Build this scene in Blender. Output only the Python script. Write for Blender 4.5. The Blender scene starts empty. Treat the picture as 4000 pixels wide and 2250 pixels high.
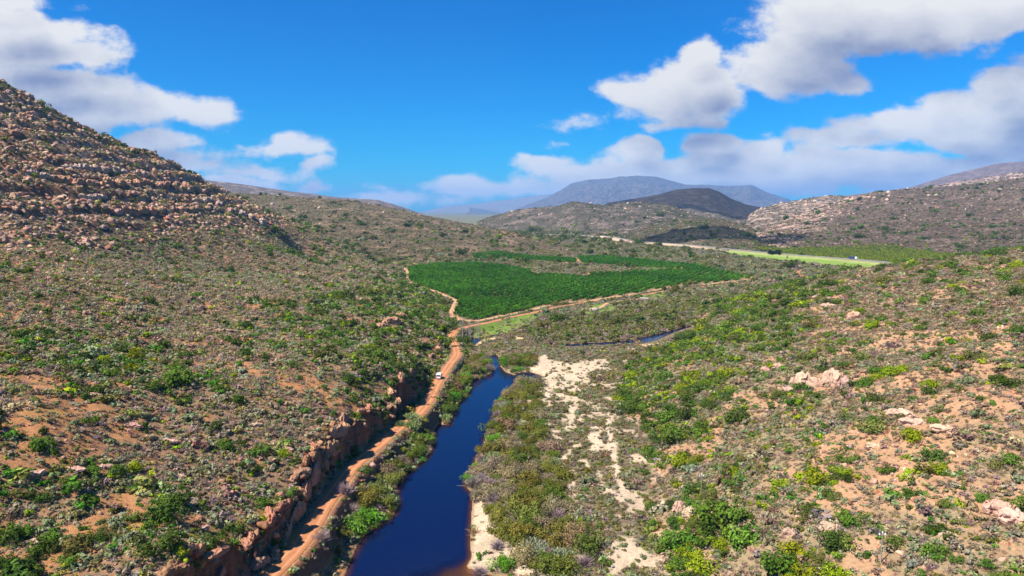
import bpy, math, random
import numpy as np
from mathutils import Vector

# ------------------------------------------------------------------ camera, light, sky, exposure
S = bpy.context.scene
COL = S.collection
R = math.radians
CAM_H = 75.0
PITCH = R(6.5)
cam_d = bpy.data.cameras.new("camera")
cam = bpy.data.objects.new("camera", cam_d); COL.objects.link(cam)
cam.location = (0, 0, CAM_H)
cam.rotation_euler = (R(90) - PITCH, 0, 0)
cam_d.sensor_width = 36; cam_d.lens = 24
cam_d.clip_start = 0.5; cam_d.clip_end = 80000
S.camera = cam
SUN_AZ, SUN_EL = R(237), R(53)          # azimuth clockwise from +Y, elevation
to_sun = Vector((math.sin(SUN_AZ) * math.cos(SUN_EL), math.cos(SUN_AZ) * math.cos(SUN_EL), math.sin(SUN_EL)))
sd = bpy.data.lights.new("sun", 'SUN'); sd.energy = 5.0; sd.angle = R(0.53); sd.color = (1.0, 0.95, 0.86)
sun = bpy.data.objects.new("sun", sd); COL.objects.link(sun)
sun.rotation_euler = to_sun.to_track_quat('Z', 'Y').to_euler()
S.view_settings.view_transform = 'Standard'; S.view_settings.look = 'None'
S.view_settings.gamma = 1; S.view_settings.exposure = 0.9
S.view_settings.use_curve_mapping = False
S.cycles.max_bounces = 6; S.cycles.diffuse_bounces = 2; S.cycles.glossy_bounces = 2
S.cycles.transmission_bounces = 2; S.cycles.volume_bounces = 0; S.cycles.transparent_max_bounces = 4
S.cycles.use_adaptive_sampling = True; S.cycles.adaptive_threshold = 0.02
S.cycles.caustics_reflective = False; S.cycles.caustics_refractive = False
S.cycles.sample_clamp_indirect = 6

# ------------------------------------------------------------------ helpers: rays of the survey picture (4000 x 2250) to the ground
CT, ST = math.cos(PITCH), math.sin(PITCH)
def ray(px, py):
    cx = (px - 2000) / 2666.667; cy = (1125 - py) / 2666.667
    return cx, CT + cy * ST, -ST + cy * CT
def uv(px, py):                       # direction as slopes: x/y and z/y
    x, y, z = ray(px, py)
    return x / y, z / y
def at_z(px, py, z=0.0):
    x, y, zz = ray(px, py)
    t = (z - CAM_H) / zz
    return x * t, y * t
def at_Y(px, py, Y):
    u, v = uv(px, py)
    return u * Y, Y, CAM_H + v * Y
def at_zs(pts, z=0.0):
    return np.array([at_z(p[0], p[1], z) for p in pts])
P8 = 4000 / 2576.0                    # points noted on the 2576-wide view
def p8(pts): return [(a * P8, b * P8) for a, b in pts]
def rg(x0, y0, k, pts): return [(x0 + a * k, y0 + b * k) for a, b in pts]

# ------------------------------------------------------------------ numpy noise
_rs = np.random.RandomState(7)
_ang = _rs.rand(256, 256) * 2 * np.pi
_gx, _gy = np.cos(_ang), np.sin(_ang)
def perlin(x, y, seed=0):
    x = np.asarray(x, float) + seed * 37.7; y = np.asarray(y, float) + seed * 91.3
    xi = np.floor(x).astype(np.int64); yi = np.floor(y).astype(np.int64)
    fx = x - xi; fy = y - yi
    sx = fx * fx * fx * (fx * (fx * 6 - 15) + 10); sy = fy * fy * fy * (fy * (fy * 6 - 15) + 10)
    x0 = xi & 255; x1 = (xi + 1) & 255; y0 = yi & 255; y1 = (yi + 1) & 255
    a = _gx[x0, y0] * fx + _gy[x0, y0] * fy
    b = _gx[x1, y0] * (fx - 1) + _gy[x1, y0] * fy
    c = _gx[x0, y1] * fx + _gy[x0, y1] * (fy - 1)
    d = _gx[x1, y1] * (fx - 1) + _gy[x1, y1] * (fy - 1)
    return ((a + sx * (b - a)) * (1 - sy) + (c + sx * (d - c)) * sy) * 1.5
def fbm(x, y, s, octs=4, seed=0, gain=0.5):
    r = 0; a = 1.0; f = 1.0 / s; n = 0
    for i in range(octs):
        r = r + a * perlin(x * f, y * f, seed + i * 3); n += a; a *= gain; f *= 2.03
    return r / n
def ridged(x, y, s, octs=4, seed=0):
    r = 0; a = 1.0; f = 1.0 / s; n = 0
    for i in range(octs):
        r = r + a * (1 - 2 * np.abs(perlin(x * f, y * f, seed + i * 3))); n += a; a *= 0.5; f *= 2.1
    return r / n
def sstep(a, b, x):
    t = np.clip((x - a) / (b - a), 0, 1); return t * t * (3 - 2 * t)
def smax(a, b, k):
    h = np.clip(0.5 + 0.5 * (a - b) / k, 0, 1); return b + (a - b) * h + k * h * (1 - h)
def inside(poly, x, y):
    r = np.zeros(x.shape, bool); n = len(poly); j = n - 1
    for i in range(n):
        xi, yi = poly[i]; xj, yj = poly[j]
        if yi != yj:
            r ^= ((yi > y) != (yj > y)) & (x < (xj - xi) * (y - yi) / (yj - yi) + xi)
        j = i
    return r
def dist_line(line, x, y, closed=False, pad=60):
    """distance to a polyline and the parameter (segment index + fraction)"""
    line = np.asarray(line, float)[:, :2]
    d = np.full(x.shape, 1e6); s = np.zeros(x.shape)
    lo = line.min(0) - pad; hi = line.max(0) + pad
    m = (x > lo[0]) & (x < hi[0]) & (y > lo[1]) & (y < hi[1])
    xm, ym = x[m], y[m]
    if xm.size == 0: return d, s
    dm = np.full(xm.shape, 1e12); sm = np.zeros(xm.shape)
    n = len(line)
    for i in range(n if closed else n - 1):
        a = line[i]; b = line[(i + 1) % n]; ab = b - a; L = ab @ ab + 1e-9
        t = np.clip(((xm - a[0]) * ab[0] + (ym - a[1]) * ab[1]) / L, 0, 1)
        q = (xm - a[0] - t * ab[0]) ** 2 + (ym - a[1] - t * ab[1]) ** 2
        k = q < dm; dm[k] = q[k]; sm[k] = i + t[k]
    d[m] = np.sqrt(dm); s[m] = sm
    return d, s
def sdist(poly, x, y, pad=60):        # signed distance, negative inside
    d, _ = dist_line(poly, x, y, True, pad)
    return np.where(inside(poly, x, y), -d, d)
def smooth_line(pts, step=2.0):
    p = np.asarray(pts, float); out = []
    for i in range(len(p) - 1):
        p0 = p[max(i - 1, 0)]; p1 = p[i]; p2 = p[i + 1]; p3 = p[min(i + 2, len(p) - 1)]
        n = max(2, int(np.linalg.norm((p2 - p1)[:2]) / step))
        for k in range(n):
            t = k / n
            out.append(0.5 * ((2 * p1) + (-p0 + p2) * t + (2 * p0 - 5 * p1 + 4 * p2 - p3) * t * t + (-p0 + 3 * p1 - 3 * p2 + p3) * t ** 3))
    out.append(p[-1]); return np.array(out)

# ------------------------------------------------------------------ plan of the valley (world metres)
RIVER = at_zs([(1290, 2420), (1320, 2320), (1345, 2250), (1372, 2180), (1390, 2140), (1420, 2095), (1480, 2052), (1538, 2010), (1556, 1977), (1545, 1915), (1565, 1869),
    (1611, 1832), (1660, 1795), (1690, 1750), (1695, 1705), (1680, 1675), (1700, 1655), (1756, 1660), (1778, 1588), (1835, 1529), (1842, 1490),
    (1890, 1472), (1925, 1452), (1920, 1425), (1890, 1408), (1900, 1390), (1944, 1386), (1956, 1411), (1956, 1431), (1977, 1454), (2010, 1465),
    (2036, 1453), (2075, 1453), (2115, 1467), (2101, 1490), (2075, 1484), (2036, 1474), (2016, 1480), (2006, 1516), (1960, 1549), (1934, 1595),
    (1927, 1641), (1913, 1674), (1894, 1720), (1890, 1759), (1861, 1785), (1848, 1838), (1818, 1870), (1822, 1903), (1852, 1930), (1845, 1969),
    (1841, 2054), (1838, 2120), (1843, 2179), (1822, 2215), (1890, 2240), (1990, 2262), (2000, 2420)])
POND = at_zs([(2190, 1352), (2238, 1343), (2349, 1337), (2459, 1331), (2487, 1322), (2570, 1304), (2622, 1291), (2650, 1282), (2700, 1272), (2704, 1277), (2655, 1290), (2625, 1303),
    (2570, 1328), (2509, 1342), (2459, 1342), (2349, 1347), (2238, 1353)])
POOL = at_zs([(1822, 1340), (1842, 1322), (1870, 1318), (1935, 1306), (1960, 1302), (1960, 1306), (1890, 1322), (1858, 1345), (1840, 1352)], 0.0)
POOL2 = at_zs(rg(1700, 1350, .4278, [(1222, 885), (1262, 880), (1272, 905), (1240, 918), (1222, 905)]))
WATERS = [RIVER, POND, POOL, POOL2]
def road_z(Y): return np.interp(Y, [60, 130, 200, 300, 420, 600], [8.0, 7.0, 6.0, 5.2, 4.4, 4.0])
def road_pt(px, py):
    z = 6.0
    for _ in range(6):
        x, y = at_z(px, py, z); z = float(road_z(y))
    return (x, y)
ROAD = smooth_line([(-50.5, 70), (-49.5, 95)] + [road_pt(*p) for p in [(1053, 2250), (1155, 2147), (1226, 2043), (1264, 1981), (1322, 1898), (1368, 1836), (1436, 1774), (1487, 1733),
    (1534, 1691), (1592, 1650), (1630, 1621), (1675, 1562), (1705, 1503), (1734, 1457), (1761, 1418), (1784, 1385), (1776, 1346), (1764, 1320),
    (1768, 1304), (1785, 1292), (1829, 1276), (1904, 1261), (1997, 1239), (2090, 1220), (2183, 1198), (2261, 1186), (2355, 1170), (2442, 1157), (2526, 1150),
    (2604, 1136), (2697, 1125), (2821, 1114), (2914, 1106), (3004, 1099), (3066, 1090), (3112, 1084), (3134, 1078), (3116, 1067), (3128, 1056)]], 2.0)
TRACK_A = smooth_line(at_zs([(1773, 1236), (1811, 1251), (1857, 1253), (1919, 1243), (1997, 1226), (2090, 1208), (2183, 1183), (2278, 1178), (2386, 1161), (2495, 1145), (2560, 1134),
    (2640, 1120), (2728, 1112), (2821, 1103), (2940, 1090)], 4.0), 3.0)
TRACK_B = smooth_line(at_zs([(1800, 1252), (1766, 1240), (1763, 1225), (1769, 1204), (1778, 1186), (1785, 1176), (1770, 1168), (1742, 1155), (1702, 1138), (1640, 1119), (1600, 1100), (1588, 1075), (1590, 1060), (1576, 1045)], 4.0), 3.0)
TRACK_C = smooth_line(at_zs(rg(2200, 850, .3106, [(330, 1158), (420, 1148), (480, 1140), (530, 1105), (580, 1085), (700, 1065), (830, 1050), (960, 1038)]), 3.0), 2.0)
HIGHWAY = smooth_line(at_zs([(2050, 917), (2112, 916), (2200, 912), (2293, 918), (2386, 929), (2448, 940), (2573, 951), (2697, 960), (2821, 973), (2930, 983), (3035, 992), (3190, 1004), (3314, 1013), (3400, 1020), (3505, 1030), (3640, 1043), (3900, 1066)], 6.0), 6.0)
ORCH1 = at_zs([(1773, 1230), (1783, 1186), (1798, 1174), (1775, 1164), (1711, 1139), (1634, 1115), (1600, 1093), (1600, 1065), (1592, 1042), (1717, 1030), (1857, 1025), (1997, 1042), (2059, 1054),
    (2090, 1072), (2183, 1073), (2295, 1081), (2312, 1066), (2399, 1066), (2480, 1060), (2566, 1057), (2666, 1050), (2672, 1034), (2728, 1037), (2809, 1053), (2936, 1083), (2883, 1093), (2790, 1103),
    (2681, 1111), (2588, 1122), (2535, 1134), (2448, 1151), (2355, 1162), (2262, 1172), (2205, 1177), (2121, 1195), (2012, 1220), (1904, 1242), (1842, 1249)], 4.0)
ORCH2 = at_zs([(1845, 999), (1935, 989), (2090, 1001), (2245, 1010), (2255, 1026), (2121, 1019), (1966, 1010), (1851, 1010)], 4.0)
ORCH3 = at_zs([(2255, 1004), (2324, 1000), (2480, 1009), (2604, 1025), (2728, 1035), (2666, 1047), (2573, 1046), (2464, 1040), (2417, 1036), (2275, 1027)], 4.0)
ORCHS = [ORCH1, ORCH2, ORCH3]
GRASS = [at_zs(rg(1500, 950, .3106, [(1120, 1075), (1300, 1020), (1600, 950), (1880, 890), (1975, 900), (1850, 1000), (1600, 1085), (1400, 1125), (1250, 1175), (1120, 1170)]), 3.0),
         at_zs(rg(2200, 850, .3106, [(130, 1190), (330, 1110), (520, 1082), (640, 1105), (660, 1170), (420, 1225), (200, 1225)]), 3.0),
         at_zs(rg(2200, 850, .3106, [(960, 1010), (1080, 965), (1330, 985), (1220, 1035), (1000, 1045)]), 3.0)]
FIELD = at_zs([(2817, 984), (2848, 980), (3035, 996), (3221, 1010), (3400, 1025), (3560, 1040), (3600, 1075), (3500, 1062), (3400, 1048), (3190, 1027), (3066, 1015), (2942, 1002)], 5.0)
VINES = at_zs([(2931, 973), (3000, 966), (3152, 964), (3483, 967), (3787, 992), (3900, 1010), (3649, 1040), (3505, 1025), (3318, 1010), (3069, 991)], 6.0)
k4 = lambda pts: at_zs(rg(1700, 1350, .4278, pts), 1.3)
k5 = lambda pts: at_zs(rg(1000, 1300, .6557, pts), 1.3)
k6 = lambda pts: at_zs(rg(2400, 1300, .6557, pts), 1.3)
SAND_POLY = [k4([(830, 230), (870, 170), (1000, 80), (1080, 140), (1250, 170), (1440, 130), (1560, 125), (1590, 180), (1400, 250), (1390, 340), (1250, 410), (1080, 420), (1060, 540), (1020, 650), (950, 640), (960, 580), (1020, 540), (950, 500), (890, 380), (930, 330), (970, 270)]),
    k5([(1296, 955), (1370, 955), (1385, 1050), (1425, 1140), (1440, 1215), (1560, 1300), (1585, 1355), (1400, 1375), (1250, 1410), (1200, 1449), (1270, 1350), (1270, 1200)]),
    k5([(360, 1449), (470, 1340), (525, 1190), (650, 1180), (650, 1230), (600, 1310), (540, 1449), (520, 1520), (300, 1520)]),
    k5([(720, 840), (800, 825), (870, 860), (845, 890), (770, 855)]), k5([(975, 550), (1030, 500), (1045, 545), (1040, 575), (985, 572)]),
    k4([(1160, 1040), (1200, 960), (1250, 920), (1240, 850), (1330, 860), (1330, 930), (1240, 980), (1220, 1060), (1215, 1135), (1150, 1110)]),
    k4([(1450, 1150), (1520, 1140), (1570, 1280), (1600, 1380), (1500, 1370), (1490, 1250)]),
    at_zs(rg(1500, 950, .3106, [(1090, 1210), (1180, 1190), (1420, 1165), (1400, 1200), (1250, 1220), (1150, 1290), (1100, 1290)]), 1.5),
    at_zs(rg(1500, 950, .3106, [(1620, 1185), (1700, 1180), (1770, 1200), (1740, 1225), (1640, 1205)]), 1.5),
    at_zs([(1760, 1490), (1786, 1484), (1790, 1490), (1765, 1497)], 1.3),
    k6([(-30, 1330), (40, 1150), (110, 1190), (130, 1290), (300, 1330), (340, 1420), (240, 1449), (120, 1400), (60, 1449), (-40, 1449)]), k4([(1900, -5), (2100, -45), (2130, -30), (1960, 20), (1860, 25)])]
SAND_LINE = [(k4([(1275, 480), (1245, 620), (1225, 760)]), 2.0), (k4([(1345, 645), (1320, 700)]), 1.2), (k4([(1440, 810), (1490, 880), (1460, 960)]), 2.2), (k4([(1620, 620), (1585, 720), (1600, 850), (1640, 980), (1650, 1080), (1655, 1200), (1720, 1340)]), 1.4),
    (k4([(1255, 1220), (1225, 1310), (1260, 1400)]), 1.2), (k4([(900, 745), (940, 710)]), 1.0), (k4([(1350, 1060), (1390, 1110)]), 1.0),
    (at_zs(rg(2200, 850, .3106, [(1490, 1160), (1700, 1200), (1900, 1170), (2150, 1130), (2400, 1090)]), 2.0), 2.2), (at_zs([(3150, 1048), (3230, 1052), (3290, 1060)], 4), 3.0)]

# ------------------------------------------------------------------ hills from surveyed control points (x, y, z), thin-plate surfaces
class TPS:
    def __init__(self, pts, lam=1e-4, sc=100.0):
        p = np.array(pts, float); self.c = p[:, :2] / sc; self.sc = sc; n = len(p)
        K = self.k(self.c[:, None, :] - self.c[None, :, :]) + lam * np.eye(n)
        Q = np.c_[np.ones(n), self.c]
        A = np.block([[K, Q], [Q.T, np.zeros((3, 3))]])
        self.w = np.linalg.solve(A, np.r_[p[:, 2], 0, 0, 0])
    @staticmethod
    def k(d):
        r2 = (d * d).sum(-1); return 0.5 * r2 * np.log(r2 + 1e-9)
    def __call__(self, x, y):
        out = np.empty(x.shape); xf = x.ravel() / self.sc; yf = y.ravel() / self.sc; o = out.ravel()
        n = len(self.c); w = self.w
        for s in range(0, xf.size, 40000):
            a = xf[s:s + 40000]; b = yf[s:s + 40000]
            r2 = (a[:, None] - self.c[:, 0]) ** 2 + (b[:, None] - self.c[:, 1]) ** 2
            o[s:s + 40000] = (0.5 * r2 * np.log(r2 + 1e-9)) @ w[:n] + w[n] + w[n + 1] * a + w[n + 2] * b
        return o.reshape(x.shape)
def cpz(px, py, z): x, y = at_z(px * P8, py * P8, z); return (x, y, z)
def cpY(px, py, Y): return at_Y(px * P8, py * P8, Y)
L_PTS = [cpz(0, 1449, 19), cpz(250, 1449, 18), cpz(480, 1449, 14.5), cpz(400, 1150, 23), cpz(0, 1150, 31), cpz(200, 1300, 22), cpz(600, 1200, 17), cpz(0, 900, 40), cpz(400, 900, 31),
    cpz(200, 760, 42), cpz(0, 650, 52), cpz(250, 640, 46), cpz(400, 700, 36), cpz(650, 850, 27), cpz(840, 770, 24), cpz(700, 700, 26), cpz(930, 790, 18), cpz(930, 720, 13), cpz(1010, 700, 5),
    cpz(1080, 760, 6.5), cpz(1090, 820, 9), cpz(1020, 840, 15), cpz(1060, 930, 11), cpz(960, 940, 18), cpz(980, 1020, 10), cpz(850, 1000, 18), cpz(860, 1110, 12.5), cpz(800, 1180, 13), cpz(700, 1300, 11), cpz(650, 1390, 10), cpz(600, 1440, 10.5),
    (-60, 80, 15), (-58, 60, 14), (-80, 60, 19), (-140, 80, 30), (-44, 300, 8), (-36, 390, 6), (-48, 470, 6), (-75, 560, 6), (-110, 650, 5), (-140, 760, 4.5), (-150, 860, 4), (-100, 900, 2), (-60, 780, -3), (-20, 600, -6), (0, 430, -10), (0, 250, -14), (-10, 120, -14),
    cpY(0, 210, 720), cpY(140, 290, 760), cpY(270, 360, 780), cpY(440, 420, 810), cpY(560, 500, 835), cpY(690, 570, 850), cpY(750, 640, 850),
    cpY(880, 655, 860), cpY(200, 450, 560), cpY(0, 450, 480), cpY(350, 560, 560), cpY(550, 600, 640), cpY(0, 560, 410), cpY(620, 690, 560), cpY(480, 500, 740), cpY(820, 680, 640),
    (-330, 1000, 60), (-420, 1000, 95), (-560, 950, 160), (-700, 800, 215), (-700, 600, 190), (-500, 500, 130), (-420, 300, 85), (-300, 200, 60), (-200, 1000, 5), (-900, 1100, 200)]
R_PTS = [cpz(1700, 1449, 2.0), cpz(1800, 1449, 5), cpz(2100, 1449, 12), cpz(2400, 1449, 17), cpz(2576, 1449, 19.5), cpz(1680, 1330, 3), cpz(1800, 1330, 8), cpz(1640, 1200, 1.5), cpz(1800, 1200, 9), cpz(2000, 1150, 15), cpz(2300, 1200, 21), cpz(2576, 1200, 26),
    cpz(1590, 1080, 1.2), cpz(1570, 950, 1.5), cpz(1700, 1000, 6), cpz(2000, 930, 21), cpz(2300, 950, 29), cpz(2576, 1000, 33), cpz(1680, 875, 2.5), cpz(1800, 880, 10), cpz(1760, 825, 2.5),
    cpY(1850, 800, 425), cpY(2000, 735, 440), cpY(2110, 697, 455), cpY(2230, 673, 470), cpY(2400, 655, 470), cpY(2576, 640, 470), cpz(2576, 760, 42), cpz(2260, 800, 32), cpz(2050, 820, 21), cpz(1930, 790, 14), cpz(2300, 720, 39), cpz(2450, 690, 43),
    (160, 520, 4), (250, 580, 10), (330, 620, 20), (420, 560, 42), (260, 680, 0), (400, 720, 5), (520, 700, 25), (600, 500, 60), (300, 150, 48), (120, 60, 26), (60, 60, 12), (30, 90, 2), (30, 230, 0), (20, 330, -3), (50, 420, -3), (110, 500, -1), (0, 200, -8), (0, 100, -8)]
TL, TR = TPS(L_PTS), TPS(R_PTS)

class Ridge:
    """a far hill: skyline (2576-view points) at a crest distance, a front foot distance, falling away behind"""
    def __init__(self, sky, crest, front, z0=4.0, prof=1.25, back=0.8, amp=1.0, wl=220, seed=0, pushes=None):
        uvp = sorted(uv(a * P8, b * P8) for a, b in sky)
        self.u = np.array([p[0] for p in uvp]); self.v = np.array([p[1] for p in uvp])
        cr = np.array(crest, float) if np.ndim(crest) else np.full(len(sky), float(crest))
        fr = np.array(front, float) if np.ndim(front) else np.full(len(sky), float(front))
        self.c, self.f = cr, fr; self.z0, self.prof, self.back, self.amp, self.wl, self.seed = z0, prof, back, amp, wl, seed
    def __call__(self, x, y):
        u = x / np.maximum(y, 1.0)
        v = np.interp(u, self.u, self.v); c = np.interp(u, self.u, self.c); f = np.interp(u, self.u, self.f)
        zc = CAM_H + v * c
        w = (self.c.mean() - self.f.mean())
        n1 = ridged(x, y, self.wl, 5, self.seed); n2 = fbm(x, y, self.wl * 0.25, 4, self.seed + 5)
        t = (y - f) / (c - f)
        tt = np.clip(t, 0, 1)
        z = self.z0 + (zc - self.z0) * tt ** self.prof
        z = z + self.amp * (n1 * 0.55 + n2 * 0.35) * np.sin(np.pi * np.clip(tt, 0, 1)) ** 0.8 * np.clip((zc - self.z0) / 60, 0, 3) * 6
        z = z + self.amp * fbm(x, y, self.wl * 0.12, 3, self.seed + 9) * 1.6 * sstep(0.05, 0.3, tt)
        b = np.clip((y - c) / (w * self.back), 0, 1.5)
        z = np.where(t > 1, zc + self.amp * fbm(x, y, self.wl * 0.12, 3, self.seed + 9) * 1.6 - (zc - self.z0 + 30) * b * b, z)
        z = np.where(t < 0, self.z0 - (f - y) * 0.06, z)
        e = np.minimum(u - self.u[0], self.u[-1] - u)
        return np.where(e < 0, self.z0 + e * 4000, z)
MID = Ridge([(330, 520), (520, 485), (600, 486), (700, 492), (900, 507), (1000, 527), (1080, 546), (1180, 565), (1300, 590), (1400, 617), (1500, 640), (1560, 655)],
    [1900, 1850, 1800, 1800, 1750, 1720, 1700, 1600, 1480, 1320, 1180, 1120], [1000, 1000, 1000, 980, 960, 960, 980, 1020, 1080, 1100, 1080, 1080], 4, 1.15, 0.9, 0.8, 210, 11)
FARL = Ridge([(380, 440), (510, 452), (600, 462), (720, 480), (850, 496), (950, 503), (1010, 520), (1070, 541), (1150, 560)], 3900, 2300, 10, 1.3, 0.6, 1.6, 500, 12)
LOWH = Ridge([(1200, 560), (1225, 548), (1300, 528), (1355, 522), (1400, 520), (1440, 507), (1470, 510), (1520, 517), (1600, 508), (1680, 515), (1760, 545), (1850, 575), (1930, 600)],
    [2750, 2700, 2650, 2600, 2600, 2600, 2600, 2600, 2650, 2650, 2600, 2500, 2300], [2480, 2430, 2380, 2330, 2280, 2200, 2120, 2050, 1950, 1880, 1800, 1700, 1620], 6, 1.0, 0.8, 1.5, 260, 13)
DARK = Ridge([(1480, 540), (1530, 510), (1600, 499), (1660, 488), (1700, 477), (1745, 473), (1785, 473), (1810, 482), (1840, 500), (1880, 515), (1930, 524), (2000, 545)], 3500, 2800, 10, 0.9, 0.6, 1.3, 400, 14)
KNOLL = Ridge([(1560, 600), (1620, 575), (1690, 556), (1750, 548), (1820, 553), (1880, 570), (1920, 590), (1980, 618)], 1900, [1640, 1535, 1435, 1360, 1275, 1205, 1165, 1120], 7, 0.75, 0.8, 1.2, 180, 15)
RROCK = Ridge([(1880, 545), (1905, 527), (1960, 513), (2040, 498), (2085, 492), (2120, 493), (2160, 503), (2200, 520), (2230, 540)], 2900, 1900, 8, 0.9, 0.7, 2.0, 240, 16)
RMAIN = Ridge([(1820, 620), (1900, 585), (1960, 560), (2050, 528), (2130, 502), (2200, 483), (2270, 477), (2330, 474), (2400, 468), (2480, 460), (2576, 448), (2750, 430)],
    [1700, 1800, 2000, 2150, 2250, 2300, 2300, 2300, 2250, 2250, 2200, 2200], [1480, 1420, 1360, 1300, 1270, 1240, 1220, 1200, 1180, 1150, 1100, 1050], 6, 1.05, 0.7, 1.7, 260, 17)
RTOP = Ridge([(2180, 500), (2270, 476), (2330, 470), (2400, 458), (2480, 446), (2576, 430), (2750, 410)], 3000, 2400, 40, 1.0, 0.7, 1.6, 300, 18)
RFAR = Ridge([(2020, 510), (2140, 490), (2220, 482), (2290, 471), (2330, 459), (2390, 440), (2450, 425), (2510, 411), (2576, 406), (2750, 400)], 5200, 3600, 30, 1.0, 0.6, 1.6, 600, 19)
BLUE = Ridge([(1180, 552), (1280, 535), (1375, 497), (1410, 478), (1440, 460), (1480, 452), (1530, 449), (1560, 444), (1600, 442), (1650, 444), (1690, 455), (1725, 464), (1790, 465), (1830, 468), (1870, 466), (1890, 465), (1910, 474), (1935, 486), (1980, 500), (2060, 530)], 16500, 12500, 20, 0.95, 0.5, 9, 1900, 20)
PALE = Ridge([(900, 550), (1040, 538), (1120, 520), (1200, 512), (1290, 500), (1345, 492), (1390, 488), (1440, 500), (1520, 520)], 25000, 20000, 20, 1.0, 0.5, 4, 2500, 21)
RIDGES = [('MID', MID), ('FARL', FARL), ('LOWH', LOWH), ('DARK', DARK), ('KNOLL', KNOLL), ('RROCK', RROCK), ('RMAIN', RMAIN), ('RTOP', RTOP), ('RFAR', RFAR), ('BLUE', BLUE), ('PALE', PALE)]

ROADS_ALL = [(ROAD, 2.6), (TRACK_A, 2.3), (TRACK_B, 2.0), (TRACK_C, 1.6)]
def ground(x, y, full=False):
    """height of the land at x, y; with full also which landform is on top"""
    x = np.asarray(x, float); y = np.asarray(y, float)
    near = y < 1800
    xn, yn = x[near], y[near]
    z = np.full(x.shape, 3.5); lab = np.zeros(x.shape, np.int8)
    zf = np.interp(yn, [0, 350, 450, 800, 1600], [1.5, 1.6, 3.2, 3.6, 3.6]) + fbm(xn, yn, 60, 3, 1) * 0.9 + fbm(xn, yn, 9, 2, 2) * 0.25
    orch = np.zeros(xn.shape)
    L = TL(xn, yn); Rr = TR(xn, yn)
    rough = sstep(0, 14, np.maximum(L, Rr) - zf)
    up = sstep(40, 90, L)
    st = fbm(xn, yn, 120, 3, 31) * 10
    q = (L + st) / 13.0; fr = q - np.floor(q)
    L = L + up * 13.0 * 0.55 * (sstep(0.35, 0.75, fr) - fr)
    n = ridged(xn, yn, 46, 4, 3) * 2.4 + fbm(xn, yn, 11, 3, 4) * 1.5
    gul = ridged(xn * 0.35 + yn * 0.25, yn, 26, 3, 6) * 2.6 * sstep(12, 2, np.abs(L - 14)) * (yn < 460)
    L = L + n * rough * (0.6 + 0.9 * up) + gul * (L > zf); Rr = Rr + n * rough * 0.75
    L = np.where(yn > 1150, -50, L)
    zz = smax(smax(zf, L, 1.2), Rr, 1.0)
    ln = np.where((L > zf) & (L > Rr), 1, np.where(Rr > zf, 2, 0))
    for wp in WATERS:
        d = sdist(wp, xn, yn)
        bank = 0.12 + np.maximum(d, 0) * np.where(wp is RIVER, 0.32, 0.12)
        zz = np.where(d < 0, np.maximum(-2.2, d * 0.22 - 0.06), np.where(d < 12, np.minimum(zz, bank), zz))
    for line, hw in ROADS_ALL:
        d, s = dist_line(line, xn, yn)
        i = np.clip(s.astype(int), 0, len(line) - 1)
        rz = road_z(line[i, 1]) if line is ROAD else np.maximum(3.4, zf)
        if line is not ROAD:
            w = 1 - sstep(hw * 0.7, hw * 3.0, d)
            rz = np.interp(line[i, 1], [300, 450, 1000], [4.2, 3.9, 3.9])
        else:
            west = xn < np.interp(yn, line[:300, 1], line[:300, 0])
            jag = fbm(xn, yn, 9, 3, 41) * 2.6 + fbm(xn, yn, 2.2, 2, 42) * 1.1 + .5
            w = np.where(west & (yn < 238), 1 - sstep(hw + .7 + np.maximum(jag, -.3), hw + 2.4 + np.maximum(jag * 1.3, -.3), d), 1 - sstep(hw + 0.4, hw + np.where((yn < 440) & ~west, 3.2, 7.0), d))
        zz = zz * (1 - w) + rz * w
    d, s = dist_line(HIGHWAY, xn, yn, False, 60)
    hz = np.interp(xn / np.maximum(yn, 1), [0.1, 0.3, 0.5], [8.5, 7.0, 6.3]) 
    w = 1 - sstep(6, 17, d); zz = zz * (1 - w) + np.maximum(hz, zz) * w
    z[near] = zz; lab[near] = ln
    u = x / np.maximum(y, 1.0)
    for k, (nm, rd) in enumerate(RIDGES):
        m = (y > rd.f.min() * 0.9) & (y < rd.c.max() * 1.6) & (u > rd.u[0] - 0.02) & (u < rd.u[-1] + 0.02)
        if not m.any(): continue
        zr = rd(x[m], y[m]); zo = z[m]; g = zr > zo
        zo[g] = zr[g]; z[m] = zo
        l = lab[m]; l[g] = 3 + k; lab[m] = l
    return (z, lab) if full else z

# ------------------------------------------------------------------ materials
def new_mat(name):
    m = bpy.data.materials.new(name); m.use_nodes = True
    nt = m.node_tree; nt.nodes.clear()
    out = nt.nodes.new('ShaderNodeOutputMaterial')
    return m, nt, out
def N(nt, t, **kw):
    n = nt.nodes.new(t)
    for k, v in kw.items(): setattr(n, k, v)
    return n
def lk(nt, a, b): nt.links.new(a, b)
def math_n(nt, op, a, b=None, c=None, clamp=False):
    n = N(nt, 'ShaderNodeMath', operation=op, use_clamp=clamp)
    for i, v in enumerate((a, b, c)):
        if v is None: continue
        if isinstance(v, (int, float)): n.inputs[i].default_value = v
        else: lk(nt, v, n.inputs[i])
    return n.outputs[0]
def noise_n(nt, vec, scale, detail=4, rough=0.55):
    n = N(nt, 'ShaderNodeTexNoise'); n.inputs['Scale'].default_value = scale; n.inputs['Detail'].default_value = detail; n.inputs['Roughness'].default_value = rough
    lk(nt, vec, n.inputs['Vector']); return n.outputs['Fac']
def scale_color(nt, col, fac):
    m = N(nt, 'ShaderNodeVectorMath', operation='SCALE'); lk(nt, col, m.inputs[0])
    if isinstance(fac, (int, float)): m.inputs['Scale'].default_value = fac
    else: lk(nt, fac, m.inputs['Scale'])
    return m.outputs[0]
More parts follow.
